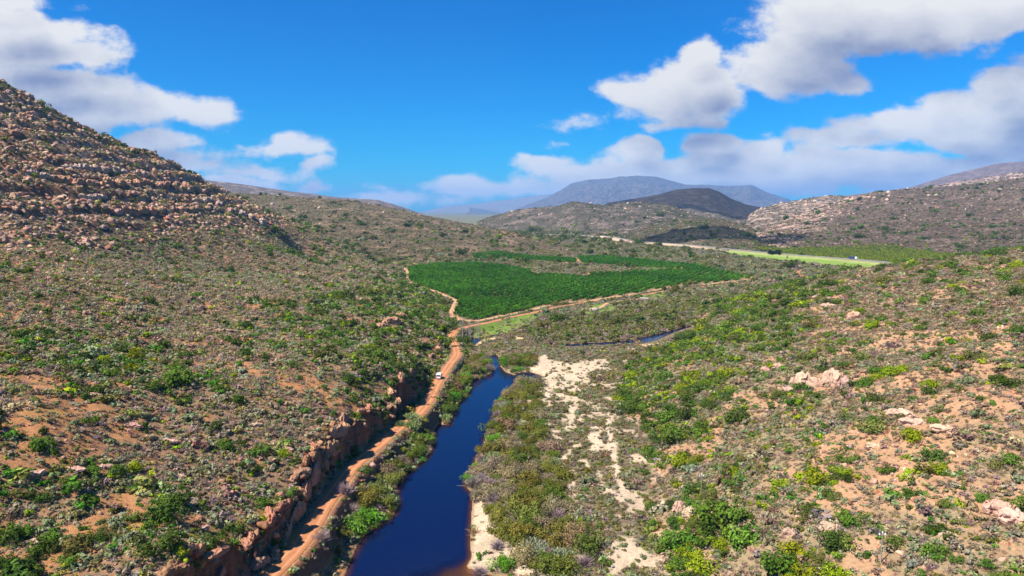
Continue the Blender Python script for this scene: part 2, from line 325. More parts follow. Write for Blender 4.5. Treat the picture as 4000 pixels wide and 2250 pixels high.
def mat_ground():
    m, nt, out = new_mat("soil_and_litter")
    bs = N(nt, 'ShaderNodeBsdfPrincipled'); bs.inputs['Roughness'].default_value = 0.95; bs.inputs['Specular IOR Level'].default_value = 0.1
    at = N(nt, 'ShaderNodeAttribute', attribute_name='col')
    geo = N(nt, 'ShaderNodeNewGeometry')
    a = noise_n(nt, geo.outputs['Position'], 1.6, 6, 0.8); b = noise_n(nt, geo.outputs['Position'], 0.12, 5, 0.65)
    f = math_n(nt, 'ADD', math_n(nt, 'MULTIPLY', a, 2.0), math_n(nt, 'MULTIPLY', b, 0.7))
    f = math_n(nt, 'MAXIMUM', math_n(nt, 'SUBTRACT', f, 0.37), 0.2)
    lk(nt, scale_color(nt, at.outputs['Color'], f), bs.inputs['Base Color'])
    bp = N(nt, 'ShaderNodeBump'); bp.inputs['Strength'].default_value = 0.55; bp.inputs['Distance'].default_value = 0.5
    lk(nt, a, bp.inputs['Height']); lk(nt, bp.outputs[0], bs.inputs['Normal'])
    lk(nt, bs.outputs[0], out.inputs[0]); return m
def mat_far():
    m, nt, out = new_mat("distant_scrub_and_rock")
    bs = N(nt, 'ShaderNodeBsdfPrincipled'); bs.inputs['Roughness'].default_value = 0.95; bs.inputs['Specular IOR Level'].default_value = 0.05
    at = N(nt, 'ShaderNodeAttribute', attribute_name='col')
    geo = N(nt, 'ShaderNodeNewGeometry')
    a = noise_n(nt, geo.outputs['Position'], 0.11, 6, 0.75); b = noise_n(nt, geo.outputs['Position'], 0.012, 6, 0.7)
    f = math_n(nt, 'ADD', math_n(nt, 'MULTIPLY', a, 1.3), math_n(nt, 'MULTIPLY', b, 0.7))
    lk(nt, scale_color(nt, at.outputs['Color'], f), bs.inputs['Base Color'])
    bp = N(nt, 'ShaderNodeBump'); bp.inputs['Strength'].default_value = 0.9; bp.inputs['Distance'].default_value = 7.0
    h = math_n(nt, 'ADD', a, math_n(nt, 'MULTIPLY', b, 3.0))
    lk(nt, h, bp.inputs['Height']); lk(nt, bp.outputs[0], bs.inputs['Normal'])
    lk(nt, bs.outputs[0], out.inputs[0]); return m
def mat_leaf(name, source, trans=0.2):
    """foliage; the colour is the plant's own (instance tint or object colour) varied leaf clump by leaf clump"""
    m, nt, out = new_mat(name)
    if source == 'inst':
        at = N(nt, 'ShaderNodeAttribute', attribute_name='tint', attribute_type='INSTANCER'); c = at.outputs['Color']
    else:
        at = N(nt, 'ShaderNodeObjectInfo'); c = at.outputs['Color']
    lv = N(nt, 'ShaderNodeAttribute', attribute_name='vary')
    c = scale_color(nt, c, lv.outputs['Fac'])
    d = N(nt, 'ShaderNodeBsdfDiffuse'); t = N(nt, 'ShaderNodeBsdfTranslucent'); mx = N(nt, 'ShaderNodeMixShader'); mx.inputs[0].default_value = trans
    lk(nt, c, d.inputs[0]); lk(nt, c, t.inputs[0]); lk(nt, d.outputs[0], mx.inputs[1]); lk(nt, t.outputs[0], mx.inputs[2]); lk(nt, mx.outputs[0], out.inputs[0])
    return m
def mat_rock(name, source):
    m, nt, out = new_mat(name)
    if source == 'inst':
        at = N(nt, 'ShaderNodeAttribute', attribute_name='tint', attribute_type='INSTANCER')
    else:
        at = N(nt, 'ShaderNodeObjectInfo')
    geo = N(nt, 'ShaderNodeNewGeometry')
    a = noise_n(nt, geo.outputs['Position'], 0.9, 6, 0.7); b = noise_n(nt, geo.outputs['Position'], 0.25, 3, 0.6)
    f = math_n(nt, 'ADD', math_n(nt, 'MULTIPLY', a, 1.2), math_n(nt, 'MULTIPLY', b, 0.8))
    bs = N(nt, 'ShaderNodeBsdfPrincipled'); bs.inputs['Roughness'].default_value = 0.9; bs.inputs['Specular IOR Level'].default_value = 0.15
    lk(nt, scale_color(nt, at.outputs['Color'], f), bs.inputs['Base Color'])
    bp = N(nt, 'ShaderNodeBump'); bp.inputs['Strength'].default_value = 0.7; bp.inputs['Distance'].default_value = 0.4
    lk(nt, a, bp.inputs['Height']); lk(nt, bp.outputs[0], bs.inputs['Normal'])
    lk(nt, bs.outputs[0], out.inputs[0]); return m
def mat_plain(name, col, rough=0.6, metal=0.0, var=0.25, scale=3.0, bump=0.0):
    m, nt, out = new_mat(name)
    bs = N(nt, 'ShaderNodeBsdfPrincipled'); bs.inputs['Roughness'].default_value = rough; bs.inputs['Metallic'].default_value = metal
    geo = N(nt, 'ShaderNodeNewGeometry'); a = noise_n(nt, geo.outputs['Position'], scale, 5, 0.65)
    rgb = N(nt, 'ShaderNodeRGB'); rgb.outputs[0].default_value = (*col, 1)
    f = math_n(nt, 'ADD', math_n(nt, 'MULTIPLY', a, 2 * var), 1 - var)
    lk(nt, scale_color(nt, rgb.outputs[0], f), bs.inputs['Base Color'])
    if bump:
        bp = N(nt, 'ShaderNodeBump'); bp.inputs['Strength'].default_value = bump; bp.inputs['Distance'].default_value = 0.2
        lk(nt, a, bp.inputs['Height']); lk(nt, bp.outputs[0], bs.inputs['Normal'])
    lk(nt, bs.outputs[0], out.inputs[0]); return m
def mat_track(name, loose, packed):
    m, nt, out = new_mat(name)
    bs = N(nt, 'ShaderNodeBsdfPrincipled'); bs.inputs['Roughness'].default_value = 0.95; bs.inputs['Specular IOR Level'].default_value = 0.1
    geo = N(nt, 'ShaderNodeNewGeometry'); a = noise_n(nt, geo.outputs['Position'], 0.9, 6, 0.75); b = noise_n(nt, geo.outputs['Position'], 0.15, 4, 0.6)
    ac = N(nt, 'ShaderNodeAttribute', attribute_name='across')
    w = math_n(nt, 'ADD', math_n(nt, 'ABSOLUTE', ac.outputs['Fac']), math_n(nt, 'MULTIPLY', math_n(nt, 'SUBTRACT', b, .5), .5))
    rut = math_n(nt, 'SUBTRACT', 1.0, math_n(nt, 'MULTIPLY', math_n(nt, 'ABSOLUTE', math_n(nt, 'SUBTRACT', w, .45)), 4.0), clamp=True)
    mx = N(nt, 'ShaderNodeMixRGB'); lk(nt, rut, mx.inputs[0]); mx.inputs[1].default_value = (*loose, 1); mx.inputs[2].default_value = (*packed, 1)
    f = math_n(nt, 'ADD', math_n(nt, 'MULTIPLY', a, 0.8), math_n(nt, 'MULTIPLY', b, 0.5)); f = math_n(nt, 'ADD', f, .35)
    lk(nt, scale_color(nt, mx.outputs[0], f), bs.inputs['Base Color'])
    bp = N(nt, 'ShaderNodeBump'); bp.inputs['Strength'].default_value = .4; bp.inputs['Distance'].default_value = .15; lk(nt, a, bp.inputs['Height']); lk(nt, bp.outputs[0], bs.inputs['Normal'])
    lk(nt, bs.outputs[0], out.inputs[0]); return m
def mat_water():
    m, nt, out = new_mat("tannin_dark_water")
    bs = N(nt, 'ShaderNodeBsdfPrincipled'); bs.inputs['Base Color'].default_value = (0.002, 0.006, 0.036, 1)
    bs.inputs['Roughness'].default_value = 0.03; bs.inputs['IOR'].default_value = 1.33
    geo = N(nt, 'ShaderNodeNewGeometry')
    a = noise_n(nt, geo.outputs['Position'], 2.2, 3, 0.6); b = noise_n(nt, geo.outputs['Position'], 0.35, 3, 0.5)
    bp = N(nt, 'ShaderNodeBump'); bp.inputs['Strength'].default_value = 0.22; bp.inputs['Distance'].default_value = 0.12
    lk(nt, math_n(nt, 'ADD', a, b), bp.inputs['Height']); lk(nt, bp.outputs[0], bs.inputs['Normal'])
    # thin water over the sand lets the bed show: clear by the shore, opaque brown where deep
    dep = N(nt, 'ShaderNodeAttribute', attribute_name='depth')
    tr = N(nt, 'ShaderNodeBsdfTransparent'); tr.inputs[0].default_value = (0.66, 0.50, 0.34, 1)
    mx = N(nt, 'ShaderNodeMixShader')
    lk(nt, dep.outputs['Fac'], mx.inputs[0]); lk(nt, tr.outputs[0], mx.inputs[1]); lk(nt, bs.outputs[0], mx.inputs[2])
    lk(nt, mx.outputs[0], out.inputs[0]); return m
M_GROUND, M_FAR = mat_ground(), mat_far()
M_LEAF_I, M_LEAF_O = mat_leaf("leaf_scatter", 'inst'), mat_leaf("leaf_own", 'obj')
M_ROCK_I, M_ROCK_O = mat_rock("sandstone_scatter", 'inst'), mat_rock("sandstone_own", 'obj')
M_WATER = mat_water()
M_BARK = mat_plain("grey_bark", (0.20, 0.16, 0.12), 0.9, 0, 0.35, 4)
M_DEAD = mat_plain("bleached_dead_wood", (0.31, 0.27, 0.23), 0.9, 0, 0.3, 3)
M_ROAD = mat_track("graded_red_gravel", (0.38, 0.155, 0.065), (0.50, 0.235, 0.12))
M_TRACK = mat_track("pale_farm_track", (0.42, 0.23, 0.11), (0.56, 0.33, 0.18))
M_TAR = mat_plain("worn_asphalt", (0.30, 0.29, 0.27), 0.9, 0, 0.15, 0.5)

# ------------------------------------------------------------------ sky: Nishita daylight with cumulus at infinity
def build_world():
    w = bpy.data.worlds.new("World"); S.world = w; w.use_nodes = True
    nt = w.node_tree; nt.nodes.clear()
    out = N(nt, 'ShaderNodeOutputWorld'); bg = N(nt, 'ShaderNodeBackground'); bg.inputs['Strength'].default_value = 0.1
    lk(nt, bg.outputs[0], out.inputs[0])
    sky = N(nt, 'ShaderNodeTexSky', sky_type='NISHITA'); sky.sun_disc = False
    sky.sun_elevation = SUN_EL; sky.sun_rotation = SUN_AZ; sky.altitude = 300; sky.air_density = 1.0; sky.dust_density = 0.4; sky.ozone_density = 3.0
    hs = N(nt, 'ShaderNodeHueSaturation'); hs.inputs['Saturation'].default_value = SKY_SAT; hs.inputs['Value'].default_value = SKY_VAL; hs.inputs['Hue'].default_value = SKY_HUE
    lk(nt, sky.outputs[0], hs.inputs['Color'])
    deep = N(nt, 'ShaderNodeMixRGB', blend_type='MULTIPLY'); deep.inputs[0].default_value = 1; deep.inputs[2].default_value = (.07, .40, .625, 1); lk(nt, hs.outputs[0], deep.inputs[1])
    hs = N(nt, 'ShaderNodeHueSaturation'); hs.inputs['Saturation'].default_value = 1.15; lk(nt, deep.outputs[0], hs.inputs['Color'])
    tc = N(nt, 'ShaderNodeTexCoord'); sp = N(nt, 'ShaderNodeSeparateXYZ'); lk(nt, tc.outputs['Generated'], sp.inputs[0])
    yy = math_n(nt, 'MAXIMUM', sp.outputs[1], 0.02)
    U = math_n(nt, 'DIVIDE', sp.outputs[0], yy); V = math_n(nt, 'DIVIDE', sp.outputs[2], yy)
    cb = N(nt, 'ShaderNodeCombineXYZ'); lk(nt, U, cb.inputs[0]); lk(nt, V, cb.inputs[1])
    # the cloud field as a node group: slopes in, thickness out
    g = bpy.data.node_groups.new("cumulus_field", 'ShaderNodeTree')
    g.interface.new_socket("p", in_out='INPUT', socket_type='NodeSocketVector'); g.interface.new_socket("d", in_out='OUTPUT', socket_type='NodeSocketFloat')
    gi = N(g, 'NodeGroupInput'); go = N(g, 'NodeGroupOutput')
    def fn(vec, sc, det, ro):
        n = N(g, 'ShaderNodeTexNoise'); n.inputs['Scale'].default_value = sc; n.inputs['Detail'].default_value = det; n.inputs['Roughness'].default_value = ro
        lk(g, vec, n.inputs['Vector']); return n
    st = N(g, 'ShaderNodeVectorMath', operation='MULTIPLY'); st.inputs[1].default_value = (1, 1.5, 1); lk(g, gi.outputs[0], st.inputs[0])
    wn = fn(st.outputs[0], 9.0, 2, 0.5)
    ws = N(g, 'ShaderNodeVectorMath', operation='SUBTRACT'); lk(g, wn.outputs['Color'], ws.inputs[0]); ws.inputs[1].default_value = (0.5, 0.5, 0.5)
    wm = N(g, 'ShaderNodeVectorMath', operation='MULTIPLY_ADD'); lk(g, ws.outputs[0], wm.inputs[0]); wm.inputs[1].default_value = (0.06, 0.045, 0); lk(g, gi.outputs[0], wm.inputs[2])
    cur = None
    for (px, py, rx, ry, k) in CLOUDS:
        cu, cv = uv(px * P8, py * P8); ru = rx * 1.14 / 1717.0; rv = ry * 1.12 / 1717.0
        a = N(g, 'ShaderNodeVectorMath', operation='SUBTRACT'); lk(g, wm.outputs[0], a.inputs[0]); a.inputs[1].default_value = (cu, cv, 0)
        b = N(g, 'ShaderNodeVectorMath', operation='MULTIPLY'); lk(g, a.outputs[0], b.inputs[0]); b.inputs[1].default_value = (1 / ru, 1 / rv, 0)
        l = N(g, 'ShaderNodeVectorMath', operation='LENGTH'); lk(g, b.outputs[0], l.inputs[0])
        e = math_n(g, 'MULTIPLY', math_n(g, 'SUBTRACT', 1.0, l.outputs['Value']), k * 1.15)
        if cur is None: cur = e
        else:
            sm = N(g, 'ShaderNodeMath', operation='SMOOTH_MAX'); lk(g, cur, sm.inputs[0]); lk(g, e, sm.inputs[1]); sm.inputs[2].default_value = 0.25; cur = sm.outputs[0]
    cur = math_n(g, 'MAXIMUM', cur, -0.8)
    n1 = fn(st.outputs[0], 12.0, 10, 0.6)
    d = math_n(g, 'MULTIPLY_ADD', math_n(g, 'SUBTRACT', n1.outputs['Fac'], 0.5), 2.1, cur)
    lk(g, d, go.inputs[0])
    def field(vec):
        n = N(nt, 'ShaderNodeGroup'); n.node_tree = g; lk(nt, vec, n.inputs[0]); return n.outputs[0]
    def off(du, dv):
        a = N(nt, 'ShaderNodeVectorMath', operation='ADD'); lk(nt, cb.outputs[0], a.inputs[0]); a.inputs[1].default_value = (du, dv, 0); return a.outputs[0]
    d0 = field(cb.outputs[0]); d1 = field(off(-0.012, 0.028)); d2 = field(off(-0.03, 0.07))
    al = N(nt, 'ShaderNodeMapRange', interpolation_type='SMOOTHSTEP'); lk(nt, d0, al.inputs[0]); al.inputs[1].default_value = -0.06; al.inputs[2].default_value = 0.42
    # cloud thickness up and left, used to paint lit tops and shaded bases
    occ = math_n(nt, 'ADD', math_n(nt, 'MULTIPLY', math_n(nt, 'MAXIMUM', d1, -0.2), 0.55), math_n(nt, 'MULTIPLY', math_n(nt, 'MAXIMUM', d2, -0.2), 0.75))
    lit = N(nt, 'ShaderNodeMapRange'); lk(nt, occ, lit.inputs[0]); lit.inputs[1].default_value = 1.45; lit.inputs[2].default_value = -0.12
    cc = N(nt, 'ShaderNodeMixRGB'); lk(nt, lit.outputs[0], cc.inputs[0]); cc.inputs[1].default_value = (*CLOUD_DARK, 1); cc.inputs[2].default_value = (*CLOUD_LIT, 1)
    # keep the field in front of the valley only
    fm = N(nt, 'ShaderNodeMapRange'); lk(nt, sp.outputs[1], fm.inputs[0]); fm.inputs[1].default_value = 0.1; fm.inputs[2].default_value = 0.3
    am = math_n(nt, 'MULTIPLY', math_n(nt, 'MULTIPLY', al.outputs[0], fm.outputs[0]), 0.96)
    mx = N(nt, 'ShaderNodeMixRGB'); lk(nt, am, mx.inputs[0]); lk(nt, hs.outputs[0], mx.inputs[1]); lk(nt, cc.outputs[0], mx.inputs[2])
    lk(nt, mx.outputs[0], bg.inputs[0])
SKY_SAT, SKY_VAL, SKY_HUE = 1.32, 1.3, 0.5
CLOUD_DARK, CLOUD_LIT = (1.5, 1.7, 2.5), (5.0, 4.9, 4.7)
CLOUDS = [(60, 75, 190, 48, 1.15), (0, 10, 160, 22, .45), (150, 125, 150, 50, .9), (40, 150, 170, 36, .7), (130, 225, 250, 62, 1.2), (320, 262, 180, 50, 1.1), (505, 285, 95, 40, 1.0), (200, 285, 220, 40, 1.0),
    (375, 362, 95, 40, 1.0), (470, 405, 130, 30, .7), (620, 432, 120, 22, .4), (722, 370, 100, 28, .85), (735, 354, 50, 22, .85), (560, 460, 160, 22, .6), (790, 465, 60, 20, .5), (780, 412, 40, 14, .4), (920, 470, 60, 12, .3),
    (1700, 225, 140, 76, 1.35), (1748, 150, 50, 46, 1.0), (1620, 220, 85, 46, .9), (1790, 268, 95, 40, .9), (1730, 308, 110, 22, .6), (1580, 280, 50, 22, .3), (1410, 310, 50, 16, .12),
    (2000, 165, 160, 72, 1.4), (2230, 55, 320, 85, 1.5), (2080, 60, 150, 75, 1.4), (2500, 30, 260, 62, 1.3), (2300, 100, 160, 36, .9), (1960, 210, 110, 36, .9), (2110, 205, 80, 26, .6),
    (2560, 245, 120, 85, 1.2), (2430, 265, 110, 55, 1.0), (2260, 310, 140, 42, .85), (2470, 340, 240, 50, 1.2), (2120, 345, 170, 30, .7),
    (1615, 372, 60, 36, 1.1), (1790, 377, 75, 36, 1.2), (1940, 387, 65, 30, 1.0), (1700, 425, 220, 36, .9), (1500, 435, 180, 30, .7), (1390, 415, 100, 22, .65), (1185, 465, 100, 20, .65), (1300, 472, 150, 24, .65), (1000, 500, 160, 18, .35),
    (1950, 445, 250, 42, 1.0), (2200, 425, 270, 50, 1.1), (2450, 425, 220, 48, 1.1), (1500, 478, 260, 28, .7), (1420, 365, 50, 14, .3), (2050, 430, 620, 62, .95), (1650, 465, 420, 34, .8)]
build_world()

# ------------------------------------------------------------------ the land: one sheet, parted by landform
def tag(o, label=None, cat=None, group=None, kind=None):
    if label: o['label'] = label
    if cat: o['category'] = cat
    if group: o['group'] = group
    if kind: o['kind'] = kind
    return o
def mesh_np(name, co, faces, mat, attrs=None, smooth=False):
    me = bpy.data.meshes.new(name)
    co = np.asarray(co, np.float32); faces = np.asarray(faces, np.int32); n = faces.shape[1]
    me.vertices.add(len(co)); me.vertices.foreach_set('co', co.ravel())
    me.loops.add(faces.size); me.loops.foreach_set('vertex_index', faces.ravel())
    me.polygons.add(len(faces)); me.polygons.foreach_set('loop_start', np.arange(0, faces.size, n, dtype=np.int32))
    me.update(calc_edges=True)
    if smooth: me.polygons.foreach_set('use_smooth', np.ones(len(faces), bool))
    for k, (tp, v) in (attrs or {}).items():
        a = me.attributes.new(k, tp, 'POINT')
        v = np.asarray(v, np.float32)
        a.data.foreach_set('value' if tp == 'FLOAT' else 'vector' if tp == 'FLOAT_VECTOR' else 'color', v.ravel())
    if mat: me.materials.append(mat)
    return me
def link(name, me, parent=None, loc=(0, 0, 0)):
    o = bpy.data.objects.new(name, me); COL.objects.link(o); o.parent = parent; o.location = loc; return o
def mixc(a, b, t):
    return a + (np.asarray(b) - a) * t[..., None]

def sand_amount(x, y):
    s = np.zeros(x.shape)
    for p in SAND_POLY:
        s = np.maximum(s, sstep(1.2, -1.2, sdist(p, x, y, 10) + fbm(x, y, 7, 3, 51) * 3.2))
    for l, w in SAND_LINE:
        d, _ = dist_line(l, x, y, False, 12); s = np.maximum(s, sstep(w * 1.2, w * 0.5, d + fbm(x, y, 5, 3, 52) * 1.8))
    flat = (y > 110) & (y < 330) & (x > -2) & (x < 75)
    s = np.maximum(s, np.where(flat, sstep(0.06, 0.26, fbm(x, y, 9, 4, 53) + 0.25 * fbm(x, y, 40, 2, 54)), 0) * 0.9)
    return s
def land_color(x, y, z, lab):
    n1 = fbm(x, y, 28, 4, 61); n2 = fbm(x, y, 6, 3, 62); n3 = fbm(x, y, 150, 3, 63)
    c = np.zeros(x.shape + (3,)); c[:] = (0.17, 0.13, 0.075)
    c = mixc(c, (0.155, 0.15, 0.08), sstep(450, 800, y) * (lab == 0))
    l = lab == 1
    left = np.zeros_like(c); left[:] = (0.28, 0.165, 0.09)
    left = mixc(left, (0.40, 0.185, 0.075), sstep(-0.1, 0.4, n1 + 0.5 * n2 + np.interp(y, [100, 150, 250, 400], [0.12, 0.05, -0.08, -0.2])))
    left = mixc(left, (0.36, 0.23, 0.03), sstep(0.15, 0.45, fbm(x, y, 22, 3, 64)) * sstep(170, 120, y) * 0.7)
    left = mixc(left, (0.36, 0.24, 0.175), sstep(38, 75, z + n3 * 30) * sstep(-0.25, 0.2, n2 + n1) * 0.8)
    c[l] = left[l]
    r = lab == 2
    rt = np.zeros_like(c); rt[:] = (0.28, 0.20, 0.11)
    rt = mixc(rt, (0.42, 0.235, 0.125), sstep(-0.15, 0.35, n1 + 0.5 * n2 + np.interp(y, [90, 170, 300, 420], [0.17, 0.09, -0.08, -0.12]) + np.clip((x - 100) / 500, -.1, .15)))
    c[r] = rt[r]
    near = y < 1400
    for p in GRASS:
        t = sstep(2, -3, sdist(p, x, y, 20) + n2 * 4); c = mixc(c, (0.15, 0.24, 0.03), t * (0.9 - 0.55 * sstep(-.1, .4, n1 + n2)))
    t = sstep(4, -4, sdist(FIELD, x, y, 30)); c = mixc(c, (0.20, 0.28, 0.05), t)
    t = sstep(5, -5, sdist(VINES, x, y, 30) + n2 * 8); c = mixc(c, (0.20, 0.23, 0.06), t)
    for p in ORCHS:
        t = sstep(6, 0, sdist(p, x, y, 30)); c = mixc(c, (0.20, 0.14, 0.06), t)
    d = sdist(ORCH1, x, y, 30); c = mixc(c, (0.46, 0.25, 0.13), sstep(9, 6, d) * sstep(-1, 1, d) * (y < 900) * (x > 0))
    d, _ = dist_line(TRACK_A, x, y, False, 20); c = mixc(c, (0.24, 0.19, 0.10), sstep(9, 4, d) * 0.6)
    s = sand_amount(x, y) * (lab != 1) * np.where(lab == 2, sstep(3.0, 1.8, z), 1)
    c = mixc(c, (0.55, 0.41, 0.27), s * (1 - .25 * sstep(-.1, .4, n2)))
    c = mixc(c, (0.60, 0.38, 0.20), s * sstep(330, 365, y + n1 * 20) * 0.7)
    for wp in (RIVER, POOL, POND):
        d = sdist(wp, x, y, 15); c = mixc(c, (0.30, 0.19, 0.09), sstep(1.0, 0.1, d + n2 * 0.8) * 0.75)
    for (px, py, rr) in [(1834, 1003, 14), (2320, 1068, 22), (2560, 1053, 16), (2660, 1047, 12), (2250, 1015, 10), (2265, 1028, 9), (1520, 985, 25), (1580, 995, 22), (1710, 1000, 16)]:
        X, Y = at_z(px, py, 4); c = mixc(c, (0.50, 0.20, 0.085), sstep(rr, rr * .6, np.hypot(x - X, (y - Y) * 0.6) + n2 * 8) * 0.9)
    d, _ = dist_line(HIGHWAY, x, y, False, 60)
    hx = x / np.maximum(y, 1)
    c = mixc(c, (0.50, 0.36, 0.24), sstep(19, 12, d + n2 * 5) * np.interp(hx, [.22, .32], [1, .3]))
    # road cuts above the highway
    c = mixc(c, (0.55, 0.27, 0.15), sstep(46, 30, d + n2 * 14) * sstep(8, 14, d) * (y > 900) * sstep(0.03, 0.06, n1 * .3 + np.where((hx > 0.15) & (hx < 0.235), .1, np.where((hx > 0.26) & (hx < .30), .1, -.3))) * (z > 5.2))
    # far landforms
    rocky = sstep(0.0, 0.35, fbm(x, y, 60, 4, 71) + 0.7 * fbm(x * 0.6, y * 1.4, 14, 3, 72))
    streak = sstep(0.0, 0.3, fbm(x * 0.5 + z * .5, y + z * 3.0, 26, 4, 73))
    def put(k, base, rock, amt):
        nonlocal c
        m = lab == 3 + k
        if m.any():
            b = np.zeros((m.sum(), 3)); b[:] = base; c[m] = mixc(b, rock, np.clip(amt[m], 0, 1))
    put(0, (0.14, 0.115, 0.062), (0.32, 0.20, 0.125), rocky * 0.7 * sstep(140, 20, z))
    put(1, (0.13, 0.105, 0.09), (0.32, 0.24, 0.20), rocky * 0.7)
    put(2, (0.105, 0.088, 0.06), (0.30, 0.21, 0.17), rocky * 0.5)
    put(3, (0.12, 0.10, 0.075), (0.26, 0.19, 0.14), rocky * 0.6)
    put(4, (0.11, 0.10, 0.055), (0.36, 0.22, 0.13), rocky * 0.5 * sstep(0.2, 0.33, hx))
    put(5, (0.15, 0.115, 0.08), (0.46, 0.33, 0.25), np.maximum(rocky, streak) * 0.9)
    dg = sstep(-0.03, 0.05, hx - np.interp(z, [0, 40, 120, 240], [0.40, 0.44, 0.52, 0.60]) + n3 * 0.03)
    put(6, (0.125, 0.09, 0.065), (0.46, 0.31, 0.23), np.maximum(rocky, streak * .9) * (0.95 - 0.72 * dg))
    put(7, (0.17, 0.13, 0.10), (0.48, 0.33, 0.27), np.maximum(rocky, streak) * 0.9)
    put(8, (0.14, 0.11, 0.11), (0.30, 0.22, 0.20), rocky * 0.5)
    put(9, (0.07, 0.062, 0.05), (0.18, 0.145, 0.115), np.maximum(rocky, streak) * 0.8)
    put(10, (0.17, 0.15, 0.12), (0.35, 0.28, 0.22), rocky * 0.5)
    X, Y = at_z(1300 * P8, 577 * P8, 20); c = mixc(c, (0.6, 0.3, 0.16), sstep(60, 35, np.hypot(x - 12, (y - 1560) * .6) + n2 * 30) * (lab == 3))
    return np.clip(c, 0.01, 0.9)

us = np.r_[np.linspace(-2.2, -0.9, 40, endpoint=False), np.linspace(-0.9, 0.9, 1001), np.linspace(0.9, 2.2, 41)[1:]]
ys = np.r_[np.linspace(-60, 40, 40, endpoint=False), np.exp(np.arange(math.log(40), math.log(29000), 0.0062))]
sy = np.maximum(ys, 70.0)
GX = us[None, :] * sy[:, None]; GY = np.repeat(ys[:, None], len(us), 1)
GZ, GL = ground(GX, GY, True)
GC = land_color(GX, GY, GZ, GL)
nq = int(np.searchsorted(ys, 600)); qx, qy = GX[:nq], GY[:nq]; _st = np.zeros(GX.shape)
slx = (ground(qx + 1.5, qy) - GZ[:nq]) / 1.5; sly = (ground(qx, qy + 1.5) - GZ[:nq]) / 1.5
_st[:nq] = sstep(0.75, 1.2, np.hypot(slx, sly) + fbm(qx, qy, 3, 2, 77) * .3) * (GL[:nq] == 1)
GC = mixc(GC, (0.25, 0.115, 0.06), _st)
nr, nc = GX.shape
idx = np.arange(nr * nc).reshape(nr, nc)
quads = np.stack([idx[:-1, :-1], idx[:-1, 1:], idx[1:, 1:], idx[1:, :-1]], -1).reshape(-1, 4)
ql = GL.ravel()[quads[:, 0]]
allco = np.stack([GX, GY, GZ], -1).reshape(-1, 3); allc = np.c_[GC.reshape(-1, 3), np.ones(nr * nc)]
LAND = {0: ('ground', 'sandy valley floor with scrub between the slopes'), 1: ('hillside', 'boulder strewn rocky hillside rising beside the red road'), 2: ('hillside', 'scrub covered slope with pink rocks across the river'),
    3: ('hill', 'long scrub covered hill behind the orchard'), 4: ('hill', 'purple ridge behind the orchard hill'), 5: ('hill', 'low stony hill beyond the highway'), 6: ('hill', 'dark hill under cloud shadow'),
    7: ('hill', 'small knoll above the highway cutting'), 8: ('hill', 'pale rocky hill beside the dark hill'), 9: ('hill', 'broad rocky hill behind the vineyard'), 10: ('hill', 'pink rock shoulder above the broad hill'),
    11: ('hill', 'purple mountain slope on the skyline'), 12: ('mountain', 'blue mountain with cloud on its summit'), 13: ('mountain', 'pale far range fading into the haze')}
for k, (nm, lb) in LAND.items():
    f = quads[ql == k]
    if not len(f): continue
    used, inv = np.unique(f, return_inverse=True)
    me = mesh_np(nm, allco[used], inv.reshape(-1, 4), M_GROUND if k < 3 else M_FAR, {'col': ('FLOAT_COLOR', allc[used])}, smooth=True)
    tag(link(nm, me), lb, nm, kind='structure')

# ------------------------------------------------------------------ water
def water_sheet(name, poly, label, deep):
    lo = poly.min(0) - 3; hi = poly.max(0) + 3; st = 0.9
    nx = int((hi[0] - lo[0]) / st) + 2; ny = int((hi[1] - lo[1]) / st) + 2
    X, Y = np.meshgrid(np.linspace(lo[0], hi[0], nx), np.linspace(lo[1], hi[1], ny))
    d = sdist(poly, X, Y, 20)
    dep = np.clip(0.25 + (-d) * deep, 0.1, 1)
    if name == 'river':          # sand shoal in the near bend
        sx, syy = at_z(1760, 2262, 0); ex, ey = at_z(1880, 2235, 0)
        ds, _ = dist_line([(sx - 4, syy - 3), (ex, ey)], X, Y, False, 30)
        dep *= 0.25 + 0.75 * sstep(1.0, 9.0, ds + fbm(X, Y, 4, 2, 91) * 2)
    keep = d < 2.2
    id2 = np.arange(nx * ny).reshape(ny, nx)
    q = np.stack([id2[:-1, :-1], id2[:-1, 1:], id2[1:, 1:], id2[1:, :-1]], -1).reshape(-1, 4)
    q = q[keep.ravel()[q].any(1)]
    used, inv = np.unique(q, return_inverse=True)
    co = np.stack([X.ravel(), Y.ravel(), np.zeros(nx * ny)], -1)[used]
    me = mesh_np(name, co, inv.reshape(-1, 4), M_WATER, {'depth': ('FLOAT', dep.ravel()[used])}, True)
    tag(link(name, me), label, 'water', kind='structure')
water_sheet('river', RIVER, 'deep blue river pool with sandy banks', 0.38)
water_sheet('pond', POND, 'narrow upper pond among reeds below the far slope', 0.5)
water_sheet('pool', POOL, 'small dark pool under the dead trees', 0.5)
water_sheet('pool', POOL2, 'tiny puddle on the sand flat', 0.4)

